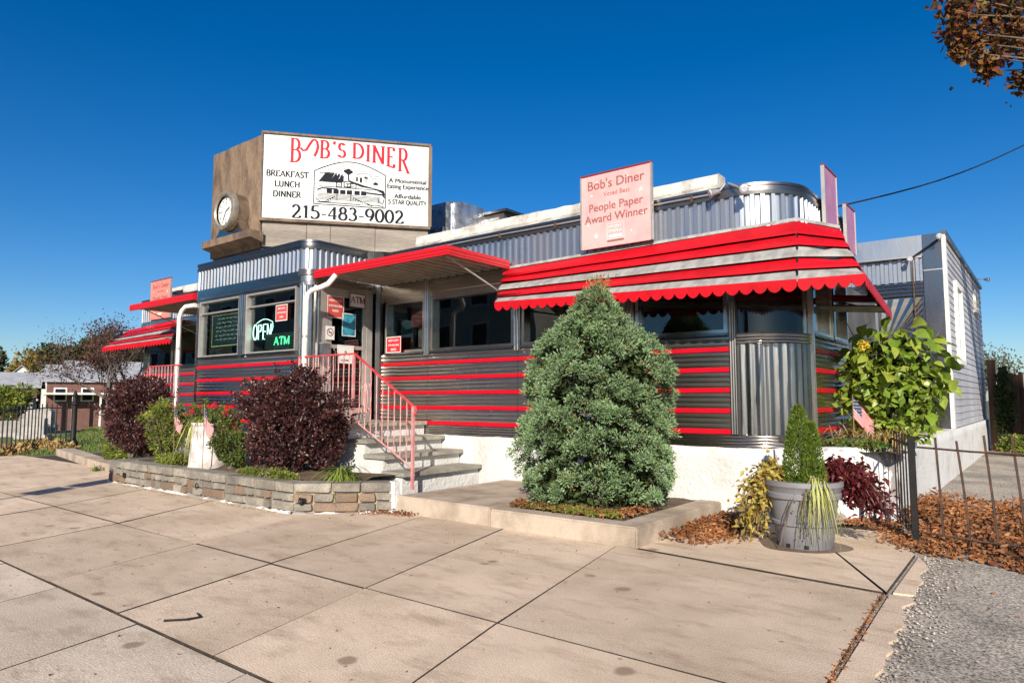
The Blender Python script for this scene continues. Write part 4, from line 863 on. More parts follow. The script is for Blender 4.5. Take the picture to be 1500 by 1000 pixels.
MB().tube([(-3.4,AY-.08,4.06),(-2.0,AY-.09,4.04),(-1.52,AY-.10,4.36)], .016).build('cable', iron, ax)
# ------------------------------------------------------------------ raised planter wall right of the diner
pw = thing('planter_wall', 'white stucco planter wall with peeling paint at the right corner', 'wall', (-1.9,8.4,0))
mb = MB(); wobble_wall(mb, [(-2.45,7.78),(-2.15,8.02),(-1.5,8.86),(-1.45,9.05)], -.03, .80, .02); mb.build('front_face', peel, pw, smooth='all')
mb = MB(); mb.prism([(-2.45,7.80,.70),(-2.15,8.04,.70),(-1.52,8.86,.70),(-1.46,9.05,.70),(-1.46,14.9,.70),(-1.66,14.9,.70),(-1.66,9.1,.70),(-1.72,8.92,.70),(-2.28,8.2,.70)], (0,0,.103)); mb.build('wall_top', stucco, pw, fix=True)
mb = MB(); mb.grid([[(-2.2+.06*i+(.25*(j < 2)), 8.5+.5*j, .74+random.uniform(0,.04)) for i in range(12)] for j in range(14)]); mb.build('soil', soil, pw)
# ------------------------------------------------------------------ entrance steps
st = thing('entrance_steps', 'white stucco steps with slate treads at the right entrance', 'steps', (-7.6,6.9,.2))
TR = [(.39,-7.06,-6.68),(.595,-7.44,-7.06),(.79,-7.82,-7.44),(1.0,-9.05,-7.82)]
yF, yW = 6.20, 7.70
prof = [(-9.05,.10),(-6.72,.10),(-6.72,.335),(-7.10,.335),(-7.10,.54),(-7.48,.54),(-7.48,.735),(-7.86,.735),(-7.86,.945),(-9.05,.945)]
MB().prism([(x, yF, z) for x, z in prof], (0, yW-yF, 0)).build('masonry', stucco, st, fix=True)
for z, a, b in TR:
    m = MB(); x1 = b+.035; xs = np.linspace(0, 1, 9); lo = [(x1+random.uniform(-.008,.008), yF-.035+(yW-yF+.03)*t, z-.053) for t in xs]
    ring = [(a-.03 if z < .95 else a, yF-.035, z-.053)]+lo+[(a-.03 if z < .95 else a, yW-.004, z-.053)]; m.prism(ring, (0,0,.053)); m.build('tread', slate, st, fix=True)
MB().box(-9.04,-8.9,5.9,6.19,.1,.93).build('side_block', stucco, st)
# railing
def railing(label, pts, posts, loc, scroll=None, foot=.2):
    """pts: handrail corners with the bottom rail below each; balusters between"""
    t = thing('stair_railing', label, 'railing', loc, 'pink iron stair railings')
    for (a, az, ab), (b, bz, bb_) in zip(pts, pts[1:]):
        A = Vector((*a, az)); B = Vector((*b, bz)); Ab = Vector((*a, ab)); Bb = Vector((*b, bb_)); 
        MB().obox((A+B)/2, (B-A)/2, Vector(((B-A).y, -(B-A).x, 0)).normalized()*.018 if (B-A).xy.length else (0,.018,0), (0,0,.011)).build('handrail', railred, t)
        MB().tube([Ab, Bb], .012, 4).build('bottom_rail', pinkpaint, t); n = max(2, int((B-A).xy.length/.115))
        for k in range(1, n):
            f = k/n; p = A.lerp(B, f); q = Ab.lerp(Bb, f); m = MB(); R = 8; rows = []
            for i in range(R+1):
                c = q.lerp(p, i/R); an = i*.8*(1 if k % 2 else 0); rows.append([c+Vector((math.cos(an+j*math.pi/2)*.0095, math.sin(an+j*math.pi/2)*.0095, 0)) for j in range(4)])
            m.grid(rows, close=True); m.build('baluster', pinkpaint, t)
    for (x, y, z0, z1) in posts: MB().box(x-.017,x+.017,y-.017,y+.017,z0,z1).build('post', pinkpaint, t)
    if scroll:
        m = MB(); x, y, zc = scroll
        for sx in (-1, 1):
            for sz in (-1, 1):
                c = Vector((x+sx*.045, y, zc+sz*.17)); m.tube([c+Vector((math.cos(a)*.035*(1-a/9)*sx, 0, math.sin(a)*.035*(1-a/9)*sz)) for a in np.arange(-1.4, 5.2, .45)], .006, 4)
            m.tube([(x+sx*(.012+.035*math.sin(math.pi*i/8)**2), y, zc-.2+.4*i/8) for i in range(9)], .006, 4)
        m.build('scrollwork', pinkpaint, t)
    return t
railing('pink iron railing down the right entrance steps', [((-9.02,6.17),1.985,1.06),((-7.70,6.17),1.985,1.06),((-6.50,6.17),1.26,.46)], [(-6.50,6.17,.19,1.26),(-7.72,6.17,1.0,1.98),(-9.0,6.17,1.0,1.98)], (-6.5,6.17,.2), (-7.45,6.17,1.36))
m = MB(); m.tube([(-6.50+.06*math.sin(a), 6.17, 1.20+.06*math.cos(a)) for a in np.arange(0, 3.6, .4)], .012, 6); o = [x for x in bpy.data.objects if x.name.startswith('stair_railing')][0]; m.build('rail_curl', railred, o)
railing('pink iron railing at the far left entrance', [((-12.75,6.17),1.985,1.06),((-14.0,6.17),1.985,1.06),((-15.3,6.17),1.26,.46)], [(-15.3,6.17,.0,1.26),(-14.0,6.17,.9,1.98)], (-15.3,6.17,0), (-14.3,6.17,1.36))
ls = thing('left_entrance_steps', 'white steps with slate treads at the far left entrance, behind the shrubs', 'steps', (-14.2,6.9,0))
MB().prism([(-(x+10.9)-10.9, 6.2, z-.1) for x, z in prof], (0, 1.5, 0)).build('masonry', stucco, ls, fix=True)
for z, a, b in TR: MB().box(-21.8-b-.03, -21.8-a, 6.165, 7.69, z-.15, z-.1).build('tread', slate, ls)
# ------------------------------------------------------------------ stone retaining wall
sw = thing('stone_wall', 'low retaining wall of grey and brown stones in front of the shrubs', 'wall', (-9.5,4.9,0))
WP = [(-12.22,5.42),(-12.24,4.82),(-7.12,4.84),(-6.24,5.64)]
mb = MB(); WT = .35
for p, q in zip(WP, WP[1:]):
    p = Vector(p); q = Vector(q); d = (q-p).normalized(); n_ = Vector((d.y, -d.x)); a, b = p-n_*.022, q-n_*.022; mb.prism([(a.x,a.y,-.03),(b.x,b.y,-.03),(b.x-n_.x*.24,b.y-n_.y*.24,-.03),(a.x-n_.x*.24,a.y-n_.y*.24,-.03)], (0,0,WT-.012+.03))
mb.build('mortar_core', mortar, sw, fix=True)
random.seed(5)
def stone(p, d, s0, s1, z0, z1, m, depth=.03, top=False):
    n_ = Vector((d.y, -d.x)); L = s1-s0; Hh = z1-z0; g = .008; r = min(L, Hh)*.12; pts = []
    J = lambda k: random.uniform(-k, k)
    for sx, sz in ((g+r,g),(L-g-r,g),(L-g,g+r),(L-g,Hh-g-r),(L-g-r,Hh-g),(g+r,Hh-g),(g,Hh-g-r),(g,g+r)): pts.append((sx+J(.010), sz+J(.008)))
    cx_ = L/2; cz_ = Hh/2; V = []
    for k, off_ in ((1,-.02),(1,.0+random.uniform(0,.006)),(.94,depth*.5+random.uniform(0,.008))):
        for sx, sz in pts:
            x = s0+cx_+(sx-cx_)*k; z = z0+cz_+(sz-cz_)*k; o_ = off_+(J(.004) if k < 1 else 0); V.append((p.x+d.x*x+n_.x*o_, p.y+d.y*x+n_.y*o_, z))
    mb = MB(); mb.add(V, [(i, (i+1) % 8, 8+(i+1) % 8, 8+i) for i in range(8)]+[(8+i, 8+(i+1) % 8, 16+(i+1) % 8, 16+i) for i in range(8)]+[tuple(range(16,24))])
    if top:
        T = [(p.x+d.x*x-n_.x*y_, p.y+d.y*x-n_.y*y_, z1-.006+J(.004)) for x, y_ in ((s0+g,-.012),(s1-g,-.012),(s1-g,.23),(s0+g,.23))]; mb.prism([(a, b, c-.05) for a, b, c in T], (0,0,.052))
    mb.build('stone', m, sw, fix=True)
for p, q in zip(WP, WP[1:]):
    p = Vector(p); q = Vector(q); d = (q-p).normalized(); L = (q-p).length; s = 0
    while s < L-.05:                                                 # top course of long grey slabs
        wd = min(random.uniform(.28,.52), L-s); wd = L-s if L-s-wd < .15 else wd; stone(p, d, s, s+wd, .235, .355, stone_g, top=True); s += wd
    s = 0
    while s < L-.05:                                                 # below: one tall stone or two thin ones
        wd = min(random.choice([.16,.22,.3,.42,.55])*random.uniform(.85,1.15), L-s); wd = L-s if L-s-wd < .13 else wd
        if random.random() < .12: stone(p, d, s, s+wd*.95, .03, .235, stone_b if random.random() < .7 else stone_g)
        else:
            zz = random.uniform(.115,.15); stone(p, d, s, s+wd, .02, zz, stone_g if random.random() < .62 else stone_b)
            if wd > .3: k = random.uniform(.4,.6); stone(p, d, s, s+wd*k, zz, .235, stone_g); stone(p, d, s+wd*k, s+wd, zz, .235, stone_b if random.random() < .3 else stone_g)
            else: stone(p, d, s, s+wd, zz, .235, stone_g if random.random() < .7 else stone_b)
        s += wd
mb = MB()
for p, q in zip(WP, WP[1:]):
    p = Vector(p); q = Vector(q); d = (q-p).normalized(); n_ = Vector((d.y, -d.x)); m = int((q-p).length/.06); prev = .03
    pts = []
    for k in range(m+1): prev = max(.0, min(.034, prev+random.uniform(-.018,.017))); c = p+(q-p)*k/m; pts.append((c+n_*.034, prev))
    mb.grid([[(c.x+n_.x*.004, c.y+n_.y*.004, -.02) for c, h in pts], [(c.x, c.y, h*.5) for c, h in pts], [(c.x-n_.x*.035, c.y-n_.y*.035, h) for c, h in pts]])
mb.build('white_paint_edge', peel, sw); MB().box(-6.29,-6.20,5.60,5.68,-.02,.37).build('white_end', stucco, sw)
for x, y in ((-9.35,4.84),(-7.02,4.9),(-11.6,4.81)):
    mb = MB(); mb.lathe((x,y-.034,.15), [(.045,0),(.033,0),(.033,.10)], 12, 'y'); mb.poly([(x+.034*math.cos(a), y-.02, .15+.034*math.sin(a)) for a in np.arange(0,6.2,.5)]); mb.build('drain_hole', darkhole, sw)
mb = MB(); mb.grid([[(-12.1+5.3*i/30, 5.02+1.3*j/8+max(0,(i-26)*.14)*(1-j/8), .30+.06*math.sin(j/8*math.pi)+random.uniform(0,.03)) for i in range(31)] for j in range(9)]); bed = mb.build('planting_bed', soil); structure(bed)

# ------------------------------------------------------------------ plants
def foliage(name, VF, m, parent, kind=True):
    o = link(name, npmesh(name, VF[0], VF[1], m), parent)
    return o
# the big blue-green conifer on the pad
ct = thing('conifer_tree', 'dense blue green dwarf conifer growing in the pad in front of the stripes', 'tree', (-4.02,6.62,.2))
mb = MB(); mb.tube([(-4.02,6.62,.15),(-4.0,6.63,1.2),(-3.97,6.64,2.5)], [.09,.06,.012], 8); mb.build('trunk', bark, ct, smooth=True)
PZ = [.20,.32,.55,.9,1.23,1.5,1.7,1.88,2.05,2.2,2.35,2.5,2.62]; PRr = [.58,.70,.77,.80,.80,.77,.71,.62,.48,.32,.20,.12,.04]
BO = []
tb = 0
while len(BO) < 95 and tb < 20000:
    tb += 1
    zb = random.uniform(.3, 2.4); ab = random.uniform(0, 6.283); rb = float(np.interp(zb, PZ, PRr)); q_ = (rb*math.cos(ab), rb*math.sin(ab), zb)
    if random.random() < (rb+.1)/.9 and all((q_[0]-b[0])**2+(q_[1]-b[1])**2+(q_[2]-b[2])**2 > .17**2 for b in BO): BO.append(q_)
def crad(z): return float(np.interp(z, PZ, PRr))
cl = []; tries = 0
while len(cl) < 900 and tries < 40000:
    tries += 1; z = random.uniform(.24, 2.58); 
    if random.random() > (crad(z)+.12)/1.02: continue
    a = random.uniform(0, 2*math.pi); lump = 1+.11*math.sin(3*a+z*4)+.09*math.sin(5*a-z*7); r = crad(z)*lump; dm = math.sqrt(min((r*math.cos(a)-b[0])**2+(r*math.sin(a)-b[1])**2+(z-b[2])**2 for b in BO))
    if z < 2.2 and dm > .15 and random.random() < .72: continue
    r *= random.uniform(.86,1.02)*(1.10-.85*min(.22, dm))
    cl.append((-4.05+.05*(z-.2)*.4+r*math.cos(a), 6.62+r*math.sin(a)*.95, z, a, r/max(.05, crad(z))))
Ps = []; Ds = []
for x, y, z, a, k in cl:
    n = int(random.uniform(46, 80)); rad = random.uniform(.06,.125)*(1 if z < 2.2 else .75); out = np.array([math.cos(a)*.8, math.sin(a)*.8, .55]); d = unit(n)*.9+out; d /= np.linalg.norm(d, axis=1, keepdims=True)
    Ps.append(np.array([x, y, z])+d*rad*(.25+.75*RNG.random((n,1)))); Ds.append(d+unit(n)*.45)
Pn = np.concatenate(Ps); Dn = np.concatenate(Ds); VF = leaf_arrays(Pn, Dn, RNG.uniform(.024,.048,len(Pn)), RNG.uniform(.012,.022,len(Pn)), .3)
foliage('crown', VF, bluegreen, ct)
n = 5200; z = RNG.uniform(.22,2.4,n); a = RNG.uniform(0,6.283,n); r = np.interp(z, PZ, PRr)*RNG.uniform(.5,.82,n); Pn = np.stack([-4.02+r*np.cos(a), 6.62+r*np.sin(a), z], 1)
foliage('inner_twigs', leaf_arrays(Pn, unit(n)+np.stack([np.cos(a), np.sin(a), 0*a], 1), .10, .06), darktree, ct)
n = 900; i = RNG.integers(0, len(cl), n); c = np.array([q[:3] for q in cl]); sel = RNG.random(len(cl)) < .09; ii = RNG.choice(np.flatnonzero(sel), n); Pn = c[ii]+unit(n)*.09
foliage('brown_tips', leaf_arrays(Pn, unit(n), .045, .018), brownneed, ct)
n = 260; Pn = np.stack([-3.96+RNG.normal(0,.06,n), 6.62+RNG.normal(0,.06,n), RNG.uniform(2.45,2.72,n)], 1); foliage('leader_tip', leaf_arrays(Pn, unit(n)+[0,0,1.2], .06, .012), straw, ct)['kind'] = 'stuff'
def litter(name, label, cat, n, sampler, size=(.03,.07), m=dryleaf, flat=.35, kind='stuff'):
    P = sampler(n); D = unit(n); D[:, 2] *= flat; VF = leaf_arrays(P, D, RNG.uniform(size[0], size[1], n), RNG.uniform(size[0]*.5, size[1]*.6, n), .35)
    o = link(name, npmesh(name, VF[0], VF[1], m), None, tuple(P.mean(0)*[1,1,0])); tag(o, label, cat, None, kind); return o
def strip_pts(path, wd, h=.03):
    def f(n):
        P = [np.array(p) for p in path]; s = RNG.random(n)*(len(P)-1); i = s.astype(int); t = (s-i)[:, None]; A = np.array(P)[i]; B = np.array(P)[np.minimum(i+1, len(P)-1)]; q = A+(B-A)*t
        g = RNG.normal(0, wd, (n, 2)); return np.concatenate([q[:, :2]+g, (q[:, 2]+RNG.random(n)*h*np.exp(-(g**2).sum(1)/(2*wd*wd+1e-6)))[:, None]], 1)
    return f
litter('dry_needles', 'dry brown leaves and weeds around the conifer on the pad', 'leaf litter', 1500, strip_pts([(-4.72,6.1,.2),(-4.5,5.98,.21),(-4.0,5.96,.215),(-3.45,6.02,.21),(-3.36,6.6,.21)], .055, .06), (.025,.05))
litter('weed_patch', 'green weeds along the front kerb under the conifer', 'weeds', 900, strip_pts([(-4.45,5.95,.21),(-3.9,5.94,.215),(-3.42,5.98,.21)], .045, .05), (.02,.045), limeleaf, 1)
litter('leaf_pile', 'pile of dry leaves between the raised pad and the white wall', 'leaf litter', 2200, lambda n: np.concatenate([(q := RNG.normal(0,1,(n,2))*[.17,.40]+[-2.80,6.95])[:, :1].clip(-3.02,-1.9), q[:, 1:].clip(6.1,7.68), (RNG.random(n)*.10*np.exp(-((q[:, 0]+2.95)/.28)**2))[:, None]], 1), (.03,.065))
# rough triangle filter for the litter bed right of the planter wall
def bedpts(n):
    P = []
    while len(P) < n:
        x = random.uniform(-1.42, 1.6); y = random.uniform(6.6, 12.8); lo = 7.22-.62*(x+1.02) if x < -.45 else 6.87-.10*(x+.45); lo += .12*math.sin(x*9)
        if y < lo or (x < -1.0 and y < 8.9-1.9*(x+1.45)*1.6) or y > 11.0+1.2*math.sin(x*2)+random.random(): continue
        P.append((x, y, random.uniform(0,.075)*min(1, (y-lo)*3)+.0+.05*math.sin(x*5+y*3)**2*min(1,(y-lo)*2)))
    return np.array(P)
litter('leaf_bed', 'thick carpet of brown leaves behind the leaning iron fence', 'leaf litter', 15000, bedpts, (.035,.085))
litter('leaf_scatter', 'leaves gathered at the foot of the planter wall beside the pot', 'leaf litter', 900, strip_pts([(-1.75,8.15,.02),(-1.55,8.3,.03),(-1.2,7.6,.02),(-1.05,7.2,.01)], .10, .05), (.03,.06))
litter('wall_foot_litter', 'dry leaves at the right end of the stone wall', 'leaf litter', 320, strip_pts([(-6.5,5.36,.005),(-6.15,5.55,.01),(-5.9,5.6,.005)], .05, .05), (.02,.04))
litter('wall_foot_dirt', 'thin line of dirt and leaves along the foot of the stone wall', 'leaf litter', 500, strip_pts([(-11.5,4.72,.003),(-9.5,4.72,.003),(-7.3,4.74,.003)], .035, .01), (.01,.025), straw)
litter('pavement_crumbs', 'scattered crumbs and leaf bits on the pavement', 'leaf litter', 230, lambda n: np.stack([RNG.uniform(-9,-.9,n), RNG.uniform(1.2,5.6,n), np.full(n,.004)], 1), (.008,.028), m=brownneed, flat=.15)
litter('joint_debris', 'leaf crumbs packed into the wide joint at the right pavement edge', 'leaf litter', 420, strip_pts([(-.995,5.4,.0),(-.94,4.2,.0),(-.89,3.4,.0),(-.86,2.4,.0)], .014, .006), (.012,.03))
litter('lot_leaves', 'loose leaves and crumbs on the asphalt lot', 'leaf litter', 160, lambda n: np.stack([RNG.uniform(-.75,1.5,n), RNG.uniform(2.5,14,n), np.full(n,-.015)], 1), (.015,.045), flat=.2)
bm_ = MB(); bm_.tube([(-4.32,1.99+.06,.006),(-4.22,2.14,.012),(-4.21,2.22,.008),(-4.31,2.25,.006)], [.008,.006,.006,.004], 5); o = bm_.build('twig', iron, None, (-4.28,2.11,0)); tag(o, 'bent dark twig lying on the pavement', 'twig')

def shrub(name, label, cat, c, r, n, m, L, W, group=None, stems=12, shell=.5, lumps=9, base=.3, shoots=0):
    t = thing(name, label, cat, (c[0], c[1], base), group); P = []; D = []
    C3 = np.array(c); 
    for k in range(lumps):
        d = unit(1)[0]; q = C3+d*np.array(r)*random.uniform(.35,.74); rr = np.array(r)*random.uniform(.26,.50); p, dd = ball(n//lumps, q, rr, shell); P.append(p); D.append(dd)
    p, dd = ball(n//4, c, np.array(r)*.74, .6); P.append(p); D.append(dd)
    P = np.concatenate(P); D = np.concatenate(D); k = P[:, 2] > base-.02; P = P[k]; D = D[k]
    foliage('foliage', leaf_arrays(P, D*.8+unit(len(P))*.9+[0,0,.25], RNG.uniform(L*.45, L*1.45, len(P)), RNG.uniform(W*.5, W*1.4, len(P)), .25), m, t)
    S_ = []; T_ = []
    for k in range(shoots):                                            # leafy shoots that break the outline
        d = unit(1)[0]; d[2] = abs(d[2])*.9+.1; s0 = C3+d*np.array(r)*.7; ln = random.uniform(.25,.5)*max(r)*.75; u = np.linspace(0, 1, 34)[:, None]; S_.append(s0+d*ln*u+RNG.normal(0, L*.35, (34,3))); T_.append(d+RNG.normal(0,.8,(34,3)))
    if shoots: S_ = np.concatenate(S_); T_ = np.concatenate(T_); foliage('shoots', leaf_arrays(S_, T_, L*.95, W*.95, .25), m, t)['kind'] = 'stuff'
    mb = MB()
    for k in range(stems):
        a = random.uniform(0, 6.28); e = Vector(c)+Vector((math.cos(a)*r[0]*random.uniform(.2,.85), math.sin(a)*r[1]*random.uniform(.2,.85), random.uniform(-.2,.9)*r[2])); s = Vector((c[0]+random.uniform(-.1,.1), c[1]+random.uniform(-.1,.1), base-.03))
        mb.tube([s, s.lerp(e, .5)+Vector((0,0,.08)), e], [.016,.011,.004], 5)
    mb.build('stem', barkred, t); return t
shrub('purple_shrub', 'big dark purple leaved shrub beside the right entrance steps', 'shrub', (-8.20,5.50,1.02), (.98,.62,.82), 21000, purple, .05, .034, 'purple leaved shrubs', lumps=15, shoots=70)
shrub('purple_shrub', 'dark purple leaved shrub at the left end of the stone wall', 'shrub', (-13.5,5.75,.92), (1.2,.55,.78), 17000, purple, .055, .035, 'purple leaved shrubs', stems=40, lumps=14, shoots=60)
shrub('rose_shrub', 'sparse yellow green shrub beside the left purple shrub', 'shrub', (-11.7,5.45,.82), (.50,.40,.55), 2400, limeleaf, .05, .032, stems=24, shell=.1, shoots=26)
shrub('rose_shrub', 'thin green shrub in front of the steel wall behind the planter', 'shrub', (-11.0,5.75,.85), (.55,.30,.50), 1800, midgreen, .05, .03, stems=18, shell=.1, shoots=20)
shrub('bronze_shrub', 'green and bronze shrub right of the conical planter', 'shrub', (-9.35,5.32,.66), (.36,.30,.36), 3200, midgreen, .04, .026, stems=10, shell=.3, shoots=16)
shrub('ground_cover', 'low lime green ground cover left of the conical planter', 'ground cover', (-10.9,5.15,.40), (.62,.20,.13), 2200, limeleaf, .035, .024, stems=4)
shrub('ground_cover', 'low lime green ground cover under the big purple shrub', 'ground cover', (-8.0,5.05,.38), (.75,.14,.09), 1700, limeleaf, .035, .024, stems=4)
shrub('ground_cover', 'pale green weeds by the kerb left of the stone wall', 'ground cover', (-14.6,6.0,.35), (.9,.35,.38), 3000, limeleaf, .06, .03, stems=6, base=.05)
def straps(name, label, cat, c, n, L, W, spread, m, drop=.6, lean=(0,0)):
    t = thing(name, label, cat, c); foliage('blade', blade_clump(c, n, L, W, spread, 5, drop, lean), m, t)['kind'] = 'stuff'; return t
straps('daylily', 'clump of green strap leaves beside the white steps', 'plant', (-7.0,5.46,.33), 190, .62, .02, .62, dayl, .85)
straps('daylily', 'small strap leaved tuft under the kerb at far left', 'plant', (-14.2,5.35,.0), 40, .4, .015, .6, dayl, .8)
# conical concrete planter with its plant
cp = thing('conical_planter', 'tall peeling white planter cone rising from the shrub bed', 'planter', (-10.0,5.3,.28))
MB().lathe((-10.0,5.3,0), [(.0,.28),(.40,.28),(.40,.31),(.30,.33),(.27,.36),(.235,.95),(.25,.96),(.25,1.0),(.20,1.0),(.18,.93),(0,.93)], 24).build('cone', plantercem, cp, smooth=True)
straps('spiky_plant', 'spiky yellow green plant arching out of the conical planter', 'plant', (-10.05,5.28,.95), 120, .62, .024, .62, dayl, .95)
straps('drying_grass', 'drying straw coloured blades hanging over the planter rim', 'plant', (-10.12,5.16,.95), 45, .66, .022, .5, stripegr, 1.5, (-.2,-.1))
t = thing('geranium', 'red geranium flowers above the conical planter', 'flowers', (-9.85,5.35,.95)); P = []
for k in range(16): q = Vector((-9.9+random.uniform(-.55,.75), 5.35+random.uniform(-.2,.2), random.uniform(.82,1.27))); P.append(np.array(q)+unit(26)*.035)
P = np.concatenate(P); foliage('petals', leaf_arrays(P, unit(len(P)), .03, .03), redflow, t)['kind'] = 'stuff'
p, dd = ball(900, (-9.8,5.4,1.02), (.45,.25,.22), .1); foliage('leaves', leaf_arrays(p, unit(900), .05, .04), midgreen, t)['kind'] = 'stuff'
# ------------------------------------------------------------------ small flags
def flag(label, x, y, z0, z1, wd, ht, ang, droop):
    t = thing('small_flag', label, 'flag', (x, y, z0), 'small stick flags'); mb = MB(); mb.tube([(x,y,z0),(x,y,z1)], .006, 6); mb.build('stick', wood, t)
    mb = MB(); nx, ny = 14, 13; ca, sa = math.cos(ang), math.sin(ang); G = []
    for j in range(ny+1):
        row = []
        for i in range(nx+1):
            u = i/nx; v = j/ny; f = .018*math.sin(u*9+v*2)*u; s = wd*u*(1-droop*.55); row.append((x+ca*s-sa*f*2, y+sa*s+ca*f*2, z1-.02-ht*v-droop*wd*u*.95))
        G.append(row)
    for j in range(ny):
        for i in range(nx):
            mi = 2 if (i < nx*.42 and j < 7) else (0 if j % 2 == 0 else 1); mb.add([G[j][i], G[j][i+1], G[j+1][i+1], G[j+1][i]], [(0,1,2,3)], mi)
    for j in range(1, 7):
        for i in range(0, 6):
            if (i+j) % 2: continue
            c = (Vector(G[j][i])+Vector(G[j][i+1]))*.5+Vector((sa, -ca, 0))*.004; r = .006; mb.add([c+Vector((ca*r, sa*r, 0)), c+Vector((0,0,r)), c-Vector((ca*r, sa*r, 0)), c-Vector((0,0,r))], [(0,1,2,3)], 1)
    mb.build('cloth', [flagred, flagwhite, flagblue], t)
flag('small striped flag hanging in front of the conical planter', -9.62, 5.02, .33, 1.28, .42, .26, math.radians(5), .95)
flag('small striped flag among the shrubs left of the conical planter', -11.2, 5.35, .33, 1.24, .42, .26, math.radians(0), .75)
flag('small striped flag among dry weeds in the raised right bed', -1.88, 8.95, .80, 1.40, .38, .25, math.radians(20), .8)
# ------------------------------------------------------------------ big grey pot and its four plants
pot = thing('plant_pot', 'big round grey resin pot on the pavement', 'pot', (-1.80,6.86,0)); pc = (-1.80,6.86,0)
MB().lathe(pc, [(0,.0),(.235,.0),(.245,.012),(.262,.20),(.282,.21),(.285,.235),(.268,.245),(.30,.44),(.322,.45),(.326,.49),(.316,.50),(.335,.55),(.345,.56),(.345,.60),(.325,.605),(.30,.59),(.28,.54),(0,.54)], 36).build('pot_body', potgrey, pot, smooth=True)
MB().lathe(pc, [(0,.548),(.14,.555),(.283,.548)], 18).build('potting_soil', soil, pot)
for a in (-1.9,-1.25,-2.5): MB().obox((pc[0]+.243*math.cos(a), pc[1]+.243*math.sin(a), .03), Vector((-math.sin(a), math.cos(a), 0))*.02, Vector((math.cos(a), math.sin(a), 0))*.006, (0,0,.016)).build('drain_notch', darkhole, pot)
o = MB().poly([(pc[0]-.02+.40*math.cos(a)*(1+.12*math.sin(3*a)), pc[1]-.02+.34*math.sin(a)*(1+.1*math.sin(2*a)), .0045) for a in np.arange(0, 6.28, .25)]).build('damp_stain', mat('damp_concrete', (.15,.10,.07), .6, 0, (.20,.14,.10), 5), None, (pc[0], pc[1], 0)); tag(o, 'dark damp stain on the pavement round the grey pot', 'stain')
th = thing('potted_thuja', 'small bright green cone shaped conifer in the grey pot', 'tree', (-1.82,6.9,.55)); MB().tube([(-1.82,6.9,.54),(-1.82,6.9,1.3)], [.02,.005], 6).build('trunk', bark, th)
def cone_pts(n, x, y, z0, z1, r):
    z = z0+(z1-z0)*RNG.random(n)**1.25; rr = r*np.sqrt(np.clip(1-(z-z0)/(z1-z0), 0.01, 1))*(.45+.62*RNG.random(n)**.5); a = RNG.uniform(0, 6.283, n); return np.stack([x+rr*np.cos(a), y+rr*np.sin(a), z], 1), a
P1, a1 = cone_pts(6500, -1.83, 6.9, .56, 1.36, .185); P2, a2 = cone_pts(2600, -1.70, 6.88, .56, 1.2, .125); P = np.concatenate([P1, P2]); a = np.concatenate([a1, a2])
foliage('crown', leaf_arrays(P, np.stack([np.cos(a)*.6, np.sin(a)*.6, np.full(len(a), .9)], 1)+unit(len(P))*.5, RNG.uniform(.02,.045,len(P)), RNG.uniform(.008,.016,len(P)), .2), thuja_m, th)
def trailing(name, label, c, dirs, n, m, L, W, per=30, drop=.5, spread=.06):
    t = thing(name, label, 'plant', c); P = []; D = []; mb = MB()
    for k in range(n):
        d = Vector(random.choice(dirs))+Vector((random.gauss(0,.07), random.gauss(0,.07), random.gauss(0,.06))); s = Vector(c); ln = random.uniform(.6,1.05); pts = []
        for i in range(7): u = i/6; pts.append(s+d*ln*u+Vector((0,0,-drop*u*u*ln))+Vector((0,0,.08*math.sin(u*3))))
        mb.tube(pts, .004, 4, False)
        for i in range(per): u = random.uniform(.15,1.02); j = min(5, int(u*6)); q = pts[j].lerp(pts[j+1], u*6-j); P.append(np.array(q)+RNG.normal(0, spread, 3)); D.append(np.array(d)*.6+RNG.normal(0,.7,3)+[0,0,-.1])
    P = np.array(P); D = np.array(D); foliage('leaves', leaf_arrays(P, D, RNG.uniform(L*.7,L*1.2,len(P)), RNG.uniform(W*.7,W*1.2,len(P)), .18, .25), m, t)['kind'] = 'stuff'
    mb.build('stem', barkred, t); return t
trailing('yellow_coleus', 'yellow leaved plant spilling over the left side of the grey pot', (-2.02,6.78,.58), [(-.26,-.02,.12),(-.22,-.06,-.08),(-.14,.05,.16),(-.28,.0,.02),(-.18,-.05,-.2)], 56, yellowlf, .07, .038, 32, .36, .045)
trailing('maroon_coleus', 'maroon leaved plant spilling over the right side of the grey pot', (-1.60,6.96,.62), [(.42,.14,.08),(.30,.16,.05),(.38,.18,.14),(.16,.16,.20)], 76, redlf, .075, .034, 30, .36, .04)
straps('striped_grass', 'pale striped grass drooping over the front of the grey pot', 'grass', (-1.64,6.70,.57), 150, .50, .012, .42, stripegr, 1.45, (.12,-.22))
trailing('pot_trailer', 'thin trailing stems with tiny flowers on the front of the grey pot', (-1.72,6.58,.56), [(-.15,-.10,-.25),(.05,-.08,-.3)], 12, midgreen, .025, .018, 6, .2, .015)
for o_ in bpy.data.objects:                                        # the pot and what grows in it stand a little nearer the street
    if o_.parent is None and o_.name.split('.')[0] in ('plant_pot', 'damp_stain', 'potted_thuja', 'yellow_coleus', 'maroon_coleus', 'striped_grass', 'pot_trailer'): o_.location += Vector((-.07,-.12,0)); o_.scale = (.9,.9,.9) if o_.name.startswith('potted') else (1,1,1)
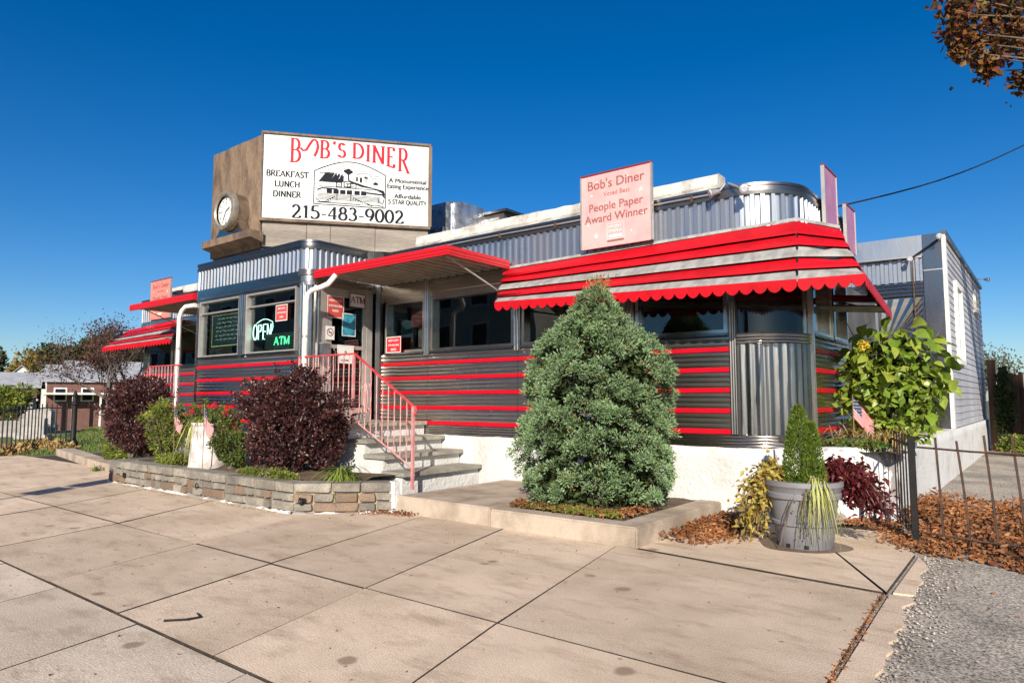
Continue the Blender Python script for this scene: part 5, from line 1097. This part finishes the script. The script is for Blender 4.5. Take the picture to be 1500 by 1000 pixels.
# ------------------------------------------------------------------ broad leaved bush in the raised bed: every leaf a piece
bu = thing('broad_leaf_bush', 'large bush with broad yellow green leaves in the raised right bed', 'bush', (-1.62,9.7,.8))
def leaf_mesh(name):
    mb = MB(); prof = [(0,.0),(.10,.30),(.25,.46),(.42,.50),(.60,.42),(.78,.26),(.92,.09),(1.0,.0)]; L = [];M_=[];R = []
    for t, wd in prof: z = -.42*(t-.3)**2; e_ = .05*math.sin(t*14); L.append((t, wd*.86, z+.22*wd+e_*wd)); M_.append((t, 0, z)); R.append((t, -wd*.86, z+.22*wd-e_*wd))
    mb.grid([L, M_, R]); return mb.mesh(name, bigleaf, 'all')
nl = 0; lm = leaf_mesh('broad_leaf'); random.seed(21); rs = random.Random(4)
mb = MB(); tips = []
for k in range(15):
    a = rs.uniform(0, 6.28); e = Vector((-1.58+rs.uniform(-.55,.62), 9.7+rs.uniform(-.6,.5), rs.uniform(1.3,2.42))); s = Vector((-1.62+rs.uniform(-.12,.12), 9.7+rs.uniform(-.1,.1), .76)); mid = s.lerp(e, .5)+Vector((0,0,.15)); mb.tube([s, mid, e], [.018,.012,.005], 5); tips += [(s.lerp(e, f)+Vector((0,0,.15*4*f*(1-f))), (e-s).normalized()) for f in (.45,.65,.82,1.)]
mb.build('branch', barkred, bu)
for k in range(420):
    d = Vector((rs.gauss(0,1), rs.gauss(-.35,1), rs.gauss(.05,.9))).normalized(); p = Vector((-1.56+d.x*.68*rs.uniform(.55,1), 9.68+d.y*.62*rs.uniform(.55,1), 1.66+d.z*.86*rs.uniform(.5,1)))
    if p.z < .84 or p.y > 10.1 or nl >= 290: continue
    out = Vector((d.x, d.y-.25, d.z*.4-.25)).normalized(); yaw = math.atan2(out.y, out.x)+rs.gauss(0,.5); s = rs.choice([.10,.13,.15,.17,.19,.215])*rs.uniform(.9,1.1); nl += 1
    piece('leaf', lm, bu, p, (rs.gauss(0,.6), rs.uniform(-.1,1.1), yaw), (s, s*rs.uniform(.8,1.05), s))
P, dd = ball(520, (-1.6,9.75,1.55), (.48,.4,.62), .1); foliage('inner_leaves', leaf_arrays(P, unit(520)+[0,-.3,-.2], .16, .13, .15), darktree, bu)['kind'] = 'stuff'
P, dd = ball(700, (-1.6,9.5,1.36), (.62,.5,.66), .4); P = P[P[:, 2] > .84]; foliage('small_leaves', leaf_arrays(P, unit(len(P))+[0,-.4,-.3], .12, .09, .2), bigleaf, bu)['kind'] = 'stuff'
P = np.array([(-1.78,9.15,2.0)])+unit(60)*.05; foliage('flower_head', leaf_arrays(P, unit(60), .035, .025), flowery, bu)
t = thing('dry_weeds', 'dry straw coloured weeds round the flag in the raised bed', 'weeds', (-1.85,8.95,.78))
foliage('blade', join(*[blade_clump((-2.05+.07*k, 8.85+.06*(k % 3), .78), 22, .72, .022, .35, 4, .7) for k in range(10)]), straw, t)['kind'] = 'stuff'
shrub('bed_ground_cover', 'low ivy like ground cover along the top of the planter wall', 'ground cover', (-1.86,8.68,.82), (.36,.26,.07), 1500, midgreen, .05, .04, stems=3, base=.78)
# ------------------------------------------------------------------ iron fences
def picket(mb, a, b, r=.011): mb.tube([a, b], r, 4)
rf = thing('iron_gate_panel', 'short black picket panel between the planter wall and its square post', 'fence', (-1.07,7.43,0))
MB().box(-1.095,-1.045,7.405,7.455,-.02,1.0).build('post', iron, rf)
for z in (.16,.90): MB().tube([(-1.07,7.43,z),(-1.47,8.86,z)], .014, 4).build('rail', iron, rf)
for k in range(1, 7): f = k/7; m = MB(); picket(m, (-1.07-.40*f, 7.43+1.43*f, .05), (-1.07-.40*f, 7.43+1.43*f, 1.0), .0075); m.build('picket', iron, rf)
lf = thing('leaning_iron_fence', 'rusty leaning iron fence standing in the brown leaves', 'fence', (.5,7.3,0))
for z, m_, dz in ((.10,'bottom_rail',-.02),(.88,'top_rail',.01)): MB().tube([(-1.03,7.43,z+.02),(-.6,7.38,z),(.1,7.33,z-.01),(1.2,7.28,z+dz),(2.4,7.25,z)], .010, 5).build(m_, rustiron, lf)
for k in range(17):
    x = -.87+.205*k; m = MB(); l = random.uniform(-.05,.05); m.tube([(x+.03, 7.40-.06*k/10, -.02), (x+l*.4, 7.42-.06*k/10, .5), (x-.03+l, 7.38-.06*k/10, 1.0+random.uniform(-.04,.04))], .0105, 5); m.build('picket', rustiron, lf)
cf = thing('cemetery_fence', 'tall black picket fence of the cemetery at far left', 'fence', (-22.2,7.7,0))
for (p, q) in (((-26.5,2.2),(-19.0,5.0)), ):
    pass
FP = [((-21.9,4.6),(-22.0,7.0)),]
A0 = Vector((-30.5,3.0)); A1 = Vector((-22.2,7.1)); A2 = Vector((-22.3,7.75))
# run along the pavement edge, then a short return to the fluted post
def run(a, b, n, z1):
    for k in range(n+1): p = a.lerp(b, k/n); m = MB(); picket(m, (p.x, p.y, -.05), (p.x, p.y, z1+.03*(k % 2)), .017); m.build('picket', iron, cf)
    for z in (.14, z1-.12): MB().tube([(a.x,a.y,z),(b.x,b.y,z)], .018, 4).build('rail', iron, cf)
run(Vector((-19.7,5.34)), Vector((-24.4,7.6)), 10, 1.18); run(Vector((-24.4,7.6)), Vector((-22.45,7.75)), 6, 1.2)
MB().lathe((-22.25,7.74,0), [(.13,-.05),(.13,.12),(.09,.16),(.075,.2),(.07,1.15),(.10,1.18),(.10,1.24),(.07,1.27),(.06,1.4),(.09,1.43),(.05,1.5),(.02,1.58),(0,1.6)], 12).build('fluted_post', iron, cf, smooth=True)
# ------------------------------------------------------------------ window signs
def print_board(name, label, cat, pl, w_, h_, m, edge=None):
    t = thing(name, label, cat, pl.p(w_/2, 0, 0)); mb = MB(); mb.obox(pl.p(w_/2, h_/2, 0), pl.u*w_/2, pl.n*.003, pl.v*h_/2); mb.build('sheet', m, t)
    if edge:
        mb = MB()
        for a, b, c, d_ in ((0,w_,0,.014),(0,w_,h_-.014,h_),(0,.014,.014,h_-.014),(w_-.014,w_,.014,h_-.014)): pl.rect(mb, a, b, c, d_, 0, 1.6)
        mb.build('border', edge, t)
    return t
yv = 6.40                                                          # just inside or on the vestibule panes
mo = print_board('menu_chalkboard', 'framed green menu chalkboard in the left vestibule window', 'chalkboard', Plane((-12.14,6.43,2.30), (1,0,0), (0,0,1), .006), .98, .58, chalk, chalkframe)
mb = MB(); pl = Plane((-12.14,6.43,2.30), (1,0,0), (0,0,1), .008)
for k in range(6):
    x = .12+.1*random.random(); y = .50-.075*k
    while x < .85: L = random.uniform(.05,.16); pl.line(mb, [(x+L*i/5, y+random.uniform(-.014,.014)) for i in range(6)], .006); x += L+.035
mb.build('chalk_writing', chalkw, mo)
no = thing('neon_open_sign', 'green neon OPEN sign in the right vestibule window', 'neon sign', (-10.4,6.45,2.4)); mb = MB(); Y_ = 6.45
def tub(pts, r=.010): mb.tube([(x0+(a-x0)*.86, Y_, b) for a, b in pts], r, 6)
x0, z0, hN = -10.80, 2.36, .25
tub([(x0+.075+.07*math.cos(a), z0+.13+.13*math.sin(a)) for a in np.arange(0, 6.4, .35)])
tub([(x0+.19,z0),(x0+.19,z0+hN),(x0+.27,z0+hN),(x0+.30,z0+.20),(x0+.27,z0+.14),(x0+.19,z0+.13)])
tub([(x0+.46,z0),(x0+.36,z0),(x0+.36,z0+hN),(x0+.46,z0+hN)]); tub([(x0+.36,z0+.13),(x0+.44,z0+.13)]); tub([(x0+.51,z0),(x0+.51,z0+hN),(x0+.63,z0),(x0+.63,z0+hN)])
tub([(x0+.12+.56*i/12, z0+hN+.03+.06*math.sin(math.pi*i/12)) for i in range(13)]+[(x0+.70,z0+.2),(x0+.66,z0+.12)], .006); mb.build('tubes', neon, no, smooth=True)
MB().box(x0-.01,x0+.7,Y_+.015,Y_+.02,z0-.02,z0+.005).build('hanger', iron, no)
at = print_board('lit_atm_sign', 'small green lit ATM sign at the bottom of the vestibule window', 'lit sign', Plane((-10.40,6.44,2.17), (1,0,0), (0,0,1), .006), .92, .26, chalk, darktree)
for i_, c_ in enumerate('ATM'): mb = MB(); serif_text(Plane((-10.40,6.44,2.17), (1,0,0), (0,0,1), .008), mb, c_, .34+.15*i_, .07, .13, .22, .12, .06, sx=1.25); mb.build('letter', neonatm, at)
def notice(label, o, u, w_, h_, m, lines, tm=noticewhite, edge=noticewhite, cat='notice'):
    pl = Plane(o, u, (0,0,1), .004); t = print_board('notice', label, cat, pl, w_, h_, m, edge); mb = MB()
    for s_, y, sz in lines: pl.text(mb, s_, w_/2, y*h_, sz*h_*.92, bold=.0015, sx=.80)
    mb.build('lettering', tm, t); return t
notice('red and white cash notice in the corner of the main window', (-8.78,7.70,2.115), (1,0,0), .36, .27, mat('bright_notice_red', (.62,.02,.03), .4), [('NEED CASH ?', .70, .22), ('ATM MACHINE', .42, .20), ('INSIDE', .14, .22)])
notice('small red notice in the right vestibule window', (-10.02,6.385,2.62), (1,0,0), .33, .27, noticered, [('NEED CASH ?', .72, .18), ('ATM MACHINE', .46, .18), ('INSIDE', .2, .18)])
notice('red notice on the door glass, left of the white one', (-9.105,6.72,2.66), (0,1,0), .33, .36, noticered, [('NEED CASH ?', .74, .16), ('ATM MACHINE', .5, .15), ('INSIDE', .28, .16)])
nt_ = notice('white ATM sign with red print at the top of the door', (-9.095,7.16,2.87), (0,1,0), .33, .24, noticewhite, [], darkred, darkred); 
for i_, c_ in enumerate('ATM'): mb = MB(); serif_text(Plane((-9.095,7.16,2.87), (0,1,0), (0,0,1), .006), mb, c_, .07+.098*i_, .075, .11, .2, .09, .05); mb.build('letter', darkred, nt_)
notice('turquoise poster on the door glass', (-9.105,7.02,2.38), (0,1,0), .28, .38, noticeblue, [])
notice('white parking style notice low on the door glass', (-9.105,6.94,1.93), (0,1,0), .33, .30, noticewhite, [('P', .42, .42), ('CUSTOMERS', .12, .14)], ink, noticewhite)
pl = Plane((-9.10,6.70,2.30), (0,1,0), (0,0,1), .005); t = print_board('no_smoking_sign', 'small no smoking sign on the door jamb', 'sign', pl, .17, .22, noticewhite); mb = MB(); pl.line(mb, [(.085+.06*math.cos(a), .12+.06*math.sin(a)) for a in np.arange(0, 6.6, .4)], .012); pl.line(mb, [(.045,.16),(.125,.08)], .012); pl.rect(mb, .05, .12, .11, .125, 0, 1.4); mb.build('symbol', darkred, t)
t = thing('mailbox', 'grey steel mailbox on the vestibule door jamb', 'mailbox', (-9.06,6.66,1.9)); MB().box(-9.085,-8.99,6.58,6.72,1.93,2.22).build('box', galv, t); MB().box(-9.09,-8.98,6.575,6.725,2.221,2.24).build('lid', alu, t)
# ------------------------------------------------------------------ overhead wire
o = MB().tube([(-3.17+2.9*f*1.0, 14.97+9.6*f, 5.30+3.46*f-.5*math.sin(math.pi*min(f,1))*.35) for f in np.linspace(-.02, 2.6, 24)], .018, 5).build('overhead_wire', iron, None, (-3.17,14.97,5.3)); tag(o, 'black overhead wire rising from the diner to the upper right', 'wire')

# ------------------------------------------------------------------ parking sign beside the photographer, its shadow falls across the pavement
t = thing('parking_sign', 'parking sign post left of the view, its shadow falls on the pavement', 'sign', (-9.55,.42,0)); MB().tube([(-9.55,.42,-.02),(-9.55,.42,2.75)], .03, 8).build('post', galv, t)
MB().obox((-9.55,.38,2.45), (.20,.06,0), (.004,-.012,0), (0,0,.26)).build('plate', noticewhite, t); MB().obox((-9.55,.38,1.95), (.20,.06,0), (.004,-.012,0), (0,0,.18)).build('plate', noticered, t)

# crumbled edge of the asphalt
mb = MB(); 
for k in range(900):
    y = random.uniform(2.1, 7.0); x = -.70-.03*(y-2)-.04*max(0, y-5)+abs(random.gauss(0,.12))-.02; r = random.uniform(.004,.014); c = Vector((x, y, -.018+r*.4)); q = [c+Vector((random.uniform(.7,1.2)*r*a, random.uniform(.7,1.2)*r*b, random.uniform(.5,.9)*r*d_)) for a, b, d_ in ((1,0,0),(-1,0,0),(0,1,0),(0,-1,0),(0,0,1))]; mb.add(q, [(0,2,4),(2,1,4),(1,3,4),(3,0,4)])
o = mb.build('gravel', asphalt, None, (-.7,4.5,0)); tag(o, 'loose crumbs of asphalt along the broken pavement edge', 'gravel', None, 'stuff')

# ------------------------------------------------------------------ trees
def tree(name, label, base, h, r0, crown, m, bm, depth=3, L0=None, leafn=40, L=.12, W=.07, rad=.5, lean=(0,0,1), spread=.5, split=3, group=None, shrink=.68, wood=True):
    t = thing(name, label, 'tree', base, group); mb = MB(); tips = []
    branches(mb, base, lean, L0 or h*.4, r0, depth, tips, spread, split, .2, shrink); mb.build('trunk', bm, t, smooth=True); P = []
    for p, d, k in tips:
        if k > 1: continue
        n = leafn; P.append(np.array(p)+RNG.normal(0, rad*.5, (n, 3)))
    P = np.concatenate(P); foliage('crown', leaf_arrays(P, unit(len(P))+[0,0,-.1], RNG.uniform(L*.6,L*1.2,len(P)), RNG.uniform(W*.6,W*1.2,len(P)), .2), m, t); return t
def blob_tree(name, label, base, c, r, n, m, L=.3, lumps=14, group=None):
    t = thing(name, label, 'tree', base, group); mb = MB(); tips = []; branches(mb, base, (0,0,1), max(.6, (c[2]-base[2])*.7), .09*max(r)*.5, 2, tips, .5, 3); mb.build('trunk', bark, t); P = []; D = []
    for k in range(lumps): d = unit(1)[0]; q = np.array(c)+d*np.array(r)*random.uniform(.35,.75); p, dd = ball(n//lumps, q, np.array(r)*random.uniform(.28,.5), .6); P.append(p); D.append(dd)
    P = np.concatenate(P); D = np.concatenate(D); foliage('crown', leaf_arrays(P, D+unit(len(P))*.8, RNG.uniform(L*.6,L*1.3,len(P)), RNG.uniform(L*.35,L*.8,len(P)), .2), m, t); return t
random.seed(3)
# maple whose outer twigs reach into the upper right corner
t = thing('maple_tree', 'maple with brown and orange autumn leaves reaching into the upper right corner', 'tree', (5.0,14.5,-.02)); mb = MB()
mb.tube([(5.0,14.5,-.1),(4.9,14.5,2.5),(4.7,14.5,5)], [.32,.26,.2], 10)
CLP = [(-.95,13.8,8.05,.30),(-1.0,13.8,7.75,.22),(-.78,13.95,7.55,.28),(-.5,14.1,7.9,.38),(-.25,14.3,7.6,.34),(-.55,14.1,7.25,.26),(-.62,14.15,7.05,.15),(-.05,14.5,7.9,.42),(.25,14.6,7.5,.35),(-.95,13.9,7.4,.17),(-.10,14.4,6.85,.2),(.15,14.6,7.0,.26),(-.35,14.2,8.3,.4),(-1.0,13.8,8.4,.35),(.1,14.4,7.2,.2)]
for k in range(26): CLP.append((random.uniform(.4,9), random.uniform(12,18), random.uniform(7.0,10.8), random.uniform(.6,1.0)))
for k in range(14): CLP.append((random.uniform(-.4,5), random.uniform(12.5,16.5), random.uniform(8.6,11), random.uniform(.5,.9)))
P = []
for x, y, z, r in CLP:
    s = Vector((4.7,14.5,random.uniform(3.6,5))); e = Vector((x, y, z)); mb.tube([s, s.lerp(e, .45)+Vector((0,0,.6)), e], [.07,.045,.008], 5, False); n = int(330*r+60); P.append(np.array([x, y, z])+RNG.normal(0, r*.48, (n, 3)))
mb.build('trunk', bark, t, smooth=True); P = np.concatenate(P); foliage('crown', leaf_arrays(P, unit(len(P))+[0,0,-.4], RNG.uniform(.09,.17,len(P)), RNG.uniform(.07,.13,len(P)), .2), maple_m, t)
# far left: russet open tree over the cemetery, then the wood behind the houses
random.seed(9)
tree('open_tree', 'open branched tree with sparse russet leaves behind the left purple shrub', (-33.2,14.2,-.1), 6, .20, None, sparse_m, barkred, 5, 1.7, 17, .12, .075, .5, (-.25,.1,1), .55, 3, shrink=.76)
tree('open_tree', 'thin leaning tree with bare branches at the cemetery edge', (-31.0,12.4,-.1), 5, .15, None, sparse_m, barkred, 5, 1.65, 9, .10, .06, .5, (-.8,-.2,1), .52, 3, shrink=.77)
blob_tree('gold_tree', 'round golden tree above the far white house', (-176.3,52.6,-3.3), (-176.3,52.6,8.3), (5.2,5.2,4.6), 4200, goldtree, .8, 20)
for c, r, l in (((-182,60,8.5),(8,8,6.5),'dark green tree behind the golden tree'),((-181,46,7.5),(3,3,8),'dark pointed tree at the far left edge'),((-147,50.4,5.6),(8,8,5.4),'dark wood edge tree right of the golden tree'),((-131,50,6.4),(8,8,6.0),'tall dark tree behind the russet tree'),((-117,48.5,5.6),(8,8,6.0),'dark tree close behind the left wing')):
    blob_tree('dark_tree', l, (c[0], c[1], -3.3), c, r, 4200, darktree, .85, 20, group='dark trees behind the houses')
blob_tree('yew_bush', 'bright green spreading bush in the cemetery at far left', (-31.3,8.6,-.05), (-31.6,8.4,1.15), (1.9,1.4,.85), 5200, limeleaf, .12, 16)
# houses beyond the cemetery
def house(label, c, ang, wd, dp, eave, ridge, wallm, roofm, base=-2.6, gable=True, nwin=3, porch=False):
    t = thing('row_house', label, 'house', (c[0], c[1], base), 'houses beyond the cemetery'); ca, sa = math.cos(ang), math.sin(ang)
    T = lambda x, y, z: (c[0]+ca*x-sa*y, c[1]+sa*x+ca*y, z)
    def bx(b, x0, x1, y0, y1, z0, z1): b.prism([T(x0,y0,z0),T(x1,y0,z0),T(x1,y1,z0),T(x0,y1,z0)], (0,0,z1-z0))
    mb = MB(); mb.prism([T(-wd/2,-dp/2,base),T(-wd/2,dp/2,base),T(-wd/2,dp/2,eave),T(-wd/2,0,ridge-.1),T(-wd/2,-dp/2,eave)], Vector(T(wd,0,0))-Vector(T(0,0,0))); mb.build('wall', wallm, t, fix=True)
    mb = MB(); e = .35
    for s in (-1, 1): mb.prism([T(-wd/2-e,s*(dp/2+e),eave-.2),T(wd/2+e,s*(dp/2+e),eave-.2),T(wd/2+e,0,ridge),T(-wd/2-e,0,ridge)], (0,0,.14))
    rf_ = mb.build('roof', roofm, t, fix=True); mb = MB(); bx(mb, wd*.25, wd*.25+.5, .5, .9, ridge-.8, ridge+.25); mb.build('chimney', brickm, rf_)
    for k in range(nwin):
        for zz in (eave-1.5,):
            x = -wd/2+wd*(k+.5)/nwin; mb = MB(); bx(mb, x-.55, x+.55, -dp/2-.05, -dp/2, zz-.6, zz+.75); f = mb.build('window', whitepaint, t, fix=True); mb = MB(); bx(mb, x-.42, x+.42, -dp/2-.07, -dp/2-.051, zz-.48, zz+.62); mb.build('pane', ink, f, fix=True)
    for s in (-1.2, 1.2): mb = MB(); bx(mb, wd/2, wd/2+.05, s-.4, s+.4, eave-1.4, eave-.2); mb.build('window', ink, t, fix=True)
    if porch:
        mb = MB(); bx(mb, -wd/2-.2, wd/2+.2, -dp/2-2.2, -dp/2-.05, eave-1.45, eave-1.25); mb.build('porch_roof', houseW, t, fix=True)
        for k in range(4): x = -wd/2+wd*k/3; mb = MB(); bx(mb, x-.09, x+.09, -dp/2-2.1, -dp/2-1.9, base, eave-1.46); mb.build('porch_post', houseW, t, fix=True)
    return t
an = math.radians(70)
house('brick row house with white porch behind the cemetery, the nearest', (-79,28.6), an, 6.8, 7, 3.2, 4.7, brickm, roofgrey, -3, porch=True)
house('second brick row house left of the nearest one', (-82.5,22.4), an, 5.6, 7, 2.6, 3.9, brickm, roofgrey, -3, nwin=2, porch=True)
house('cream gabled house with grey roof at far left', (-126,39.6), math.radians(-15), 9, 4.4, 4.6, 6.3, houseW, roofgrey, -3.3)
house('white house high behind the cream gabled house', (-165,47.6), math.radians(160), 5.5, 5, 5.4, 8.0, houseW, roofgrey, -3.3, nwin=2)
house('long white house at the left edge of the picture', (-86,21.2), an, 8, 6, 2.6, 3.2, houseW, roofgrey, -3, nwin=2)
house('grey roofed house peeping through the russet tree', (-87,33.5), an, 8, 8, 3.4, 5.6, houseW, roofgrey, -3)
# gravestones and cemetery lawn
def grave(label, x, y, wd, h, dp, top, z=-.03, ang=.9):
    t = thing('gravestone', label, 'gravestone', (x, y, z), 'gravestones'); ca, sa = math.cos(ang), math.sin(ang)
    pts = [(-wd/2,0),(wd/2,0),(wd/2,h-top)]+[(wd/2*math.cos(a), h-top+top*math.sin(a)) for a in np.arange(.2, 3.0, .35)]+[(-wd/2,h-top)]
    mb = MB(); mb.prism([(x+ca*a, y+sa*a, z+.14+b) for a, b in pts], (-sa*dp, ca*dp, 0)); mb.build('headstone', granite, t, fix=True)
    mb = MB(); mb.prism([(x+ca*a-sa*b, y+sa*a+ca*b, z) for a, b in ((-wd/2-.12,-.1),(wd/2+.12,-.1),(wd/2+.12,dp+.1),(-wd/2-.12,dp+.1))], (0,0,.14)); mb.build('plinth', granite, t, fix=True)
for i, (lb, *a) in enumerate([('broad grey gravestone right behind the cemetery fence', -27.9,8.4,.75,.55,.3,.0), ('dark gravestone top rising behind the broad gravestone', -34.5,10.6,1.0,.8,.35,.12), ('small rounded gravestone at the far left edge', -33,8.1,.6,.7,.2,.25), ('slim pale obelisk gravestone at far left', -36,10.6,.5,1.35,.3,.05), ('low flat gravestone left of the broad one', -30,8.4,.9,.45,.25,.05), ('grey gravestone right of the fluted fence post', -29,11.9,1.1,.9,.3,.1), ('gravestone in the second row at far left', -38,11.9,.8,.8,.25,.2)]): grave(lb, *a)
n = 16000; P = np.stack([RNG.uniform(-36,-19.5,n), RNG.uniform(5.5,16,n), np.full(n,-.035)], 1); k = (P[:, 1] > 5.4+ (P[:, 0]+19.7)*-.48); P = P[k]
o = link('grass', npmesh('grass', *leaf_arrays(P, unit(len(P))*.6+[0,0,1], .11, .025, .1), grass_m), None, (-27,9,0)); tag(o, 'cemetery grass behind the black fence', 'grass', None, 'stuff')
litter('fence_weeds', 'dry weeds along the foot of the cemetery fence', 'weeds', 1600, strip_pts([(-19.7,5.25,-.02),(-22,6.4,-.02),(-22.3,7.3,0),(-20.4,6.9,.0)], .14, .2), (.08,.2), straw, 1.5)
# right rear: plank fence with ivy, tree beyond
wf = thing('plank_fence', 'weathered brown plank fence at the right rear edge', 'fence', (.4,21.5,0)); pm = MB(); pm.prism([(-.075,0,0),(.075,0,0),(.075,0,2.05),(.0,0,2.12),(-.075,0,2.05)], (0,.025,0)); pmm = pm.mesh('plank', fencewood, fix=True)
for k in range(26): piece('plank', pmm, wf, (-1.12+.12*k, 22.9-.115*k+random.uniform(-.01,.01), -.05), (0, random.uniform(-.03,.03), -.76), (1,1,random.uniform(.95,1.08)))
for z in (.5,1.6): MB().tube([(-1.1,22.96,z),(1.9,20.08,z)], .04, 4).build('rail', fencewood, wf)
t = thing('rusty_post', 'rusty brown post at the rear corner of the annex', 'post', (-1.30,22.9,0)); MB().box(-1.35,-1.17,22.2,22.4,-.05,2.35).build('shaft', fencewood, t); MB().box(-1.37,-1.15,22.18,22.42,2.351,2.38).build('cap', fencewood, t)
shrub('ivy', 'dark ivy climbing between the rusty post and the plank fence', 'ivy', (-1.0,21.9,1.25), (.22,.25,1.15), 2200, darktree, .12, .09, stems=6, base=.0)
shrub('weed_clump', 'green weeds at the foot of the rear fence', 'weeds', (-.5,20.6,.2), (.7,.4,.28), 1500, limeleaf, .1, .06, stems=4, base=-.02)
random.seed(14)
tree('rear_tree', 'distant pale tree beyond the rear fence at the right', (-3.2,48,-.1), 6, .3, None, leafmat('pale_tree', [(.10,.11,.06),(.15,.15,.09),(.08,.09,.05)], .6, .2), barkred, 3, 1.7, 60, .22, .12, .8, (0,0,1), .6, 3)
blob_tree('dark_tree', 'dark hedge tree behind the plank fence', (2.4,33,-.05), (2.2,33,1.7), (3.2,1.5,1.5), 2600, darktree, .3)
blob_tree('dark_tree', 'brownish tree right of the rear plank fence', (8,30,-.05), (8,30,2.6), (3,3,2.2), 2200, sparse_m, .3)
# across the street, seen only mirrored in the steel and the window panes
ob = thing('street_building', 'tan building across the street, mirrored in the diner windows', 'building', (-33,-19,0)); MB().box(-85,-24,-26,-17,-.1,10.4).build('wall', bldg, ob)
for k in range(18):
    for z in (1.2,4.2,7.2): f = MB().box(-83.5+3.2*k,-81.9+3.2*k,-17,-16.9,z,z+2).build('window', whitepaint, ob); MB().box(-83.3+3.2*k,-82.1+3.2*k,-16.9,-16.86,z+.15,z+1.85).build('pane', ink, f)
ob2 = thing('street_shop', 'low brick shop across the street, mirrored in the diner windows', 'building', (-14,-18,0)); MB().box(-22,-7,-24,-17,-.1,3.6).build('wall', brickm, ob2); MB().box(-22.2,-6.8,-24,-16.6,3.6,3.9).build('roof', roofdark, ob2)
for k in range(4): f = MB().box(-20.8+3.4*k,-18.6+3.4*k,-17,-16.9,.7,2.7).build('window', whitepaint, ob2); MB().box(-20.6+3.4*k,-18.8+3.4*k,-16.9,-16.86,.85,2.55).build('pane', ink, f)
blob_tree('street_tree', 'street tree across the road, mirrored in the steel', (-3,-15.5,0), (-3,-15.5,4.2), (2.4,2.4,2.2), 2200, darktree, .3)
blob_tree('street_tree', 'second street tree across the road, mirrored in the steel', (-52,-13,0), (-52,-13,4.6), (3,3,2.6), 2200, darktree, .3)
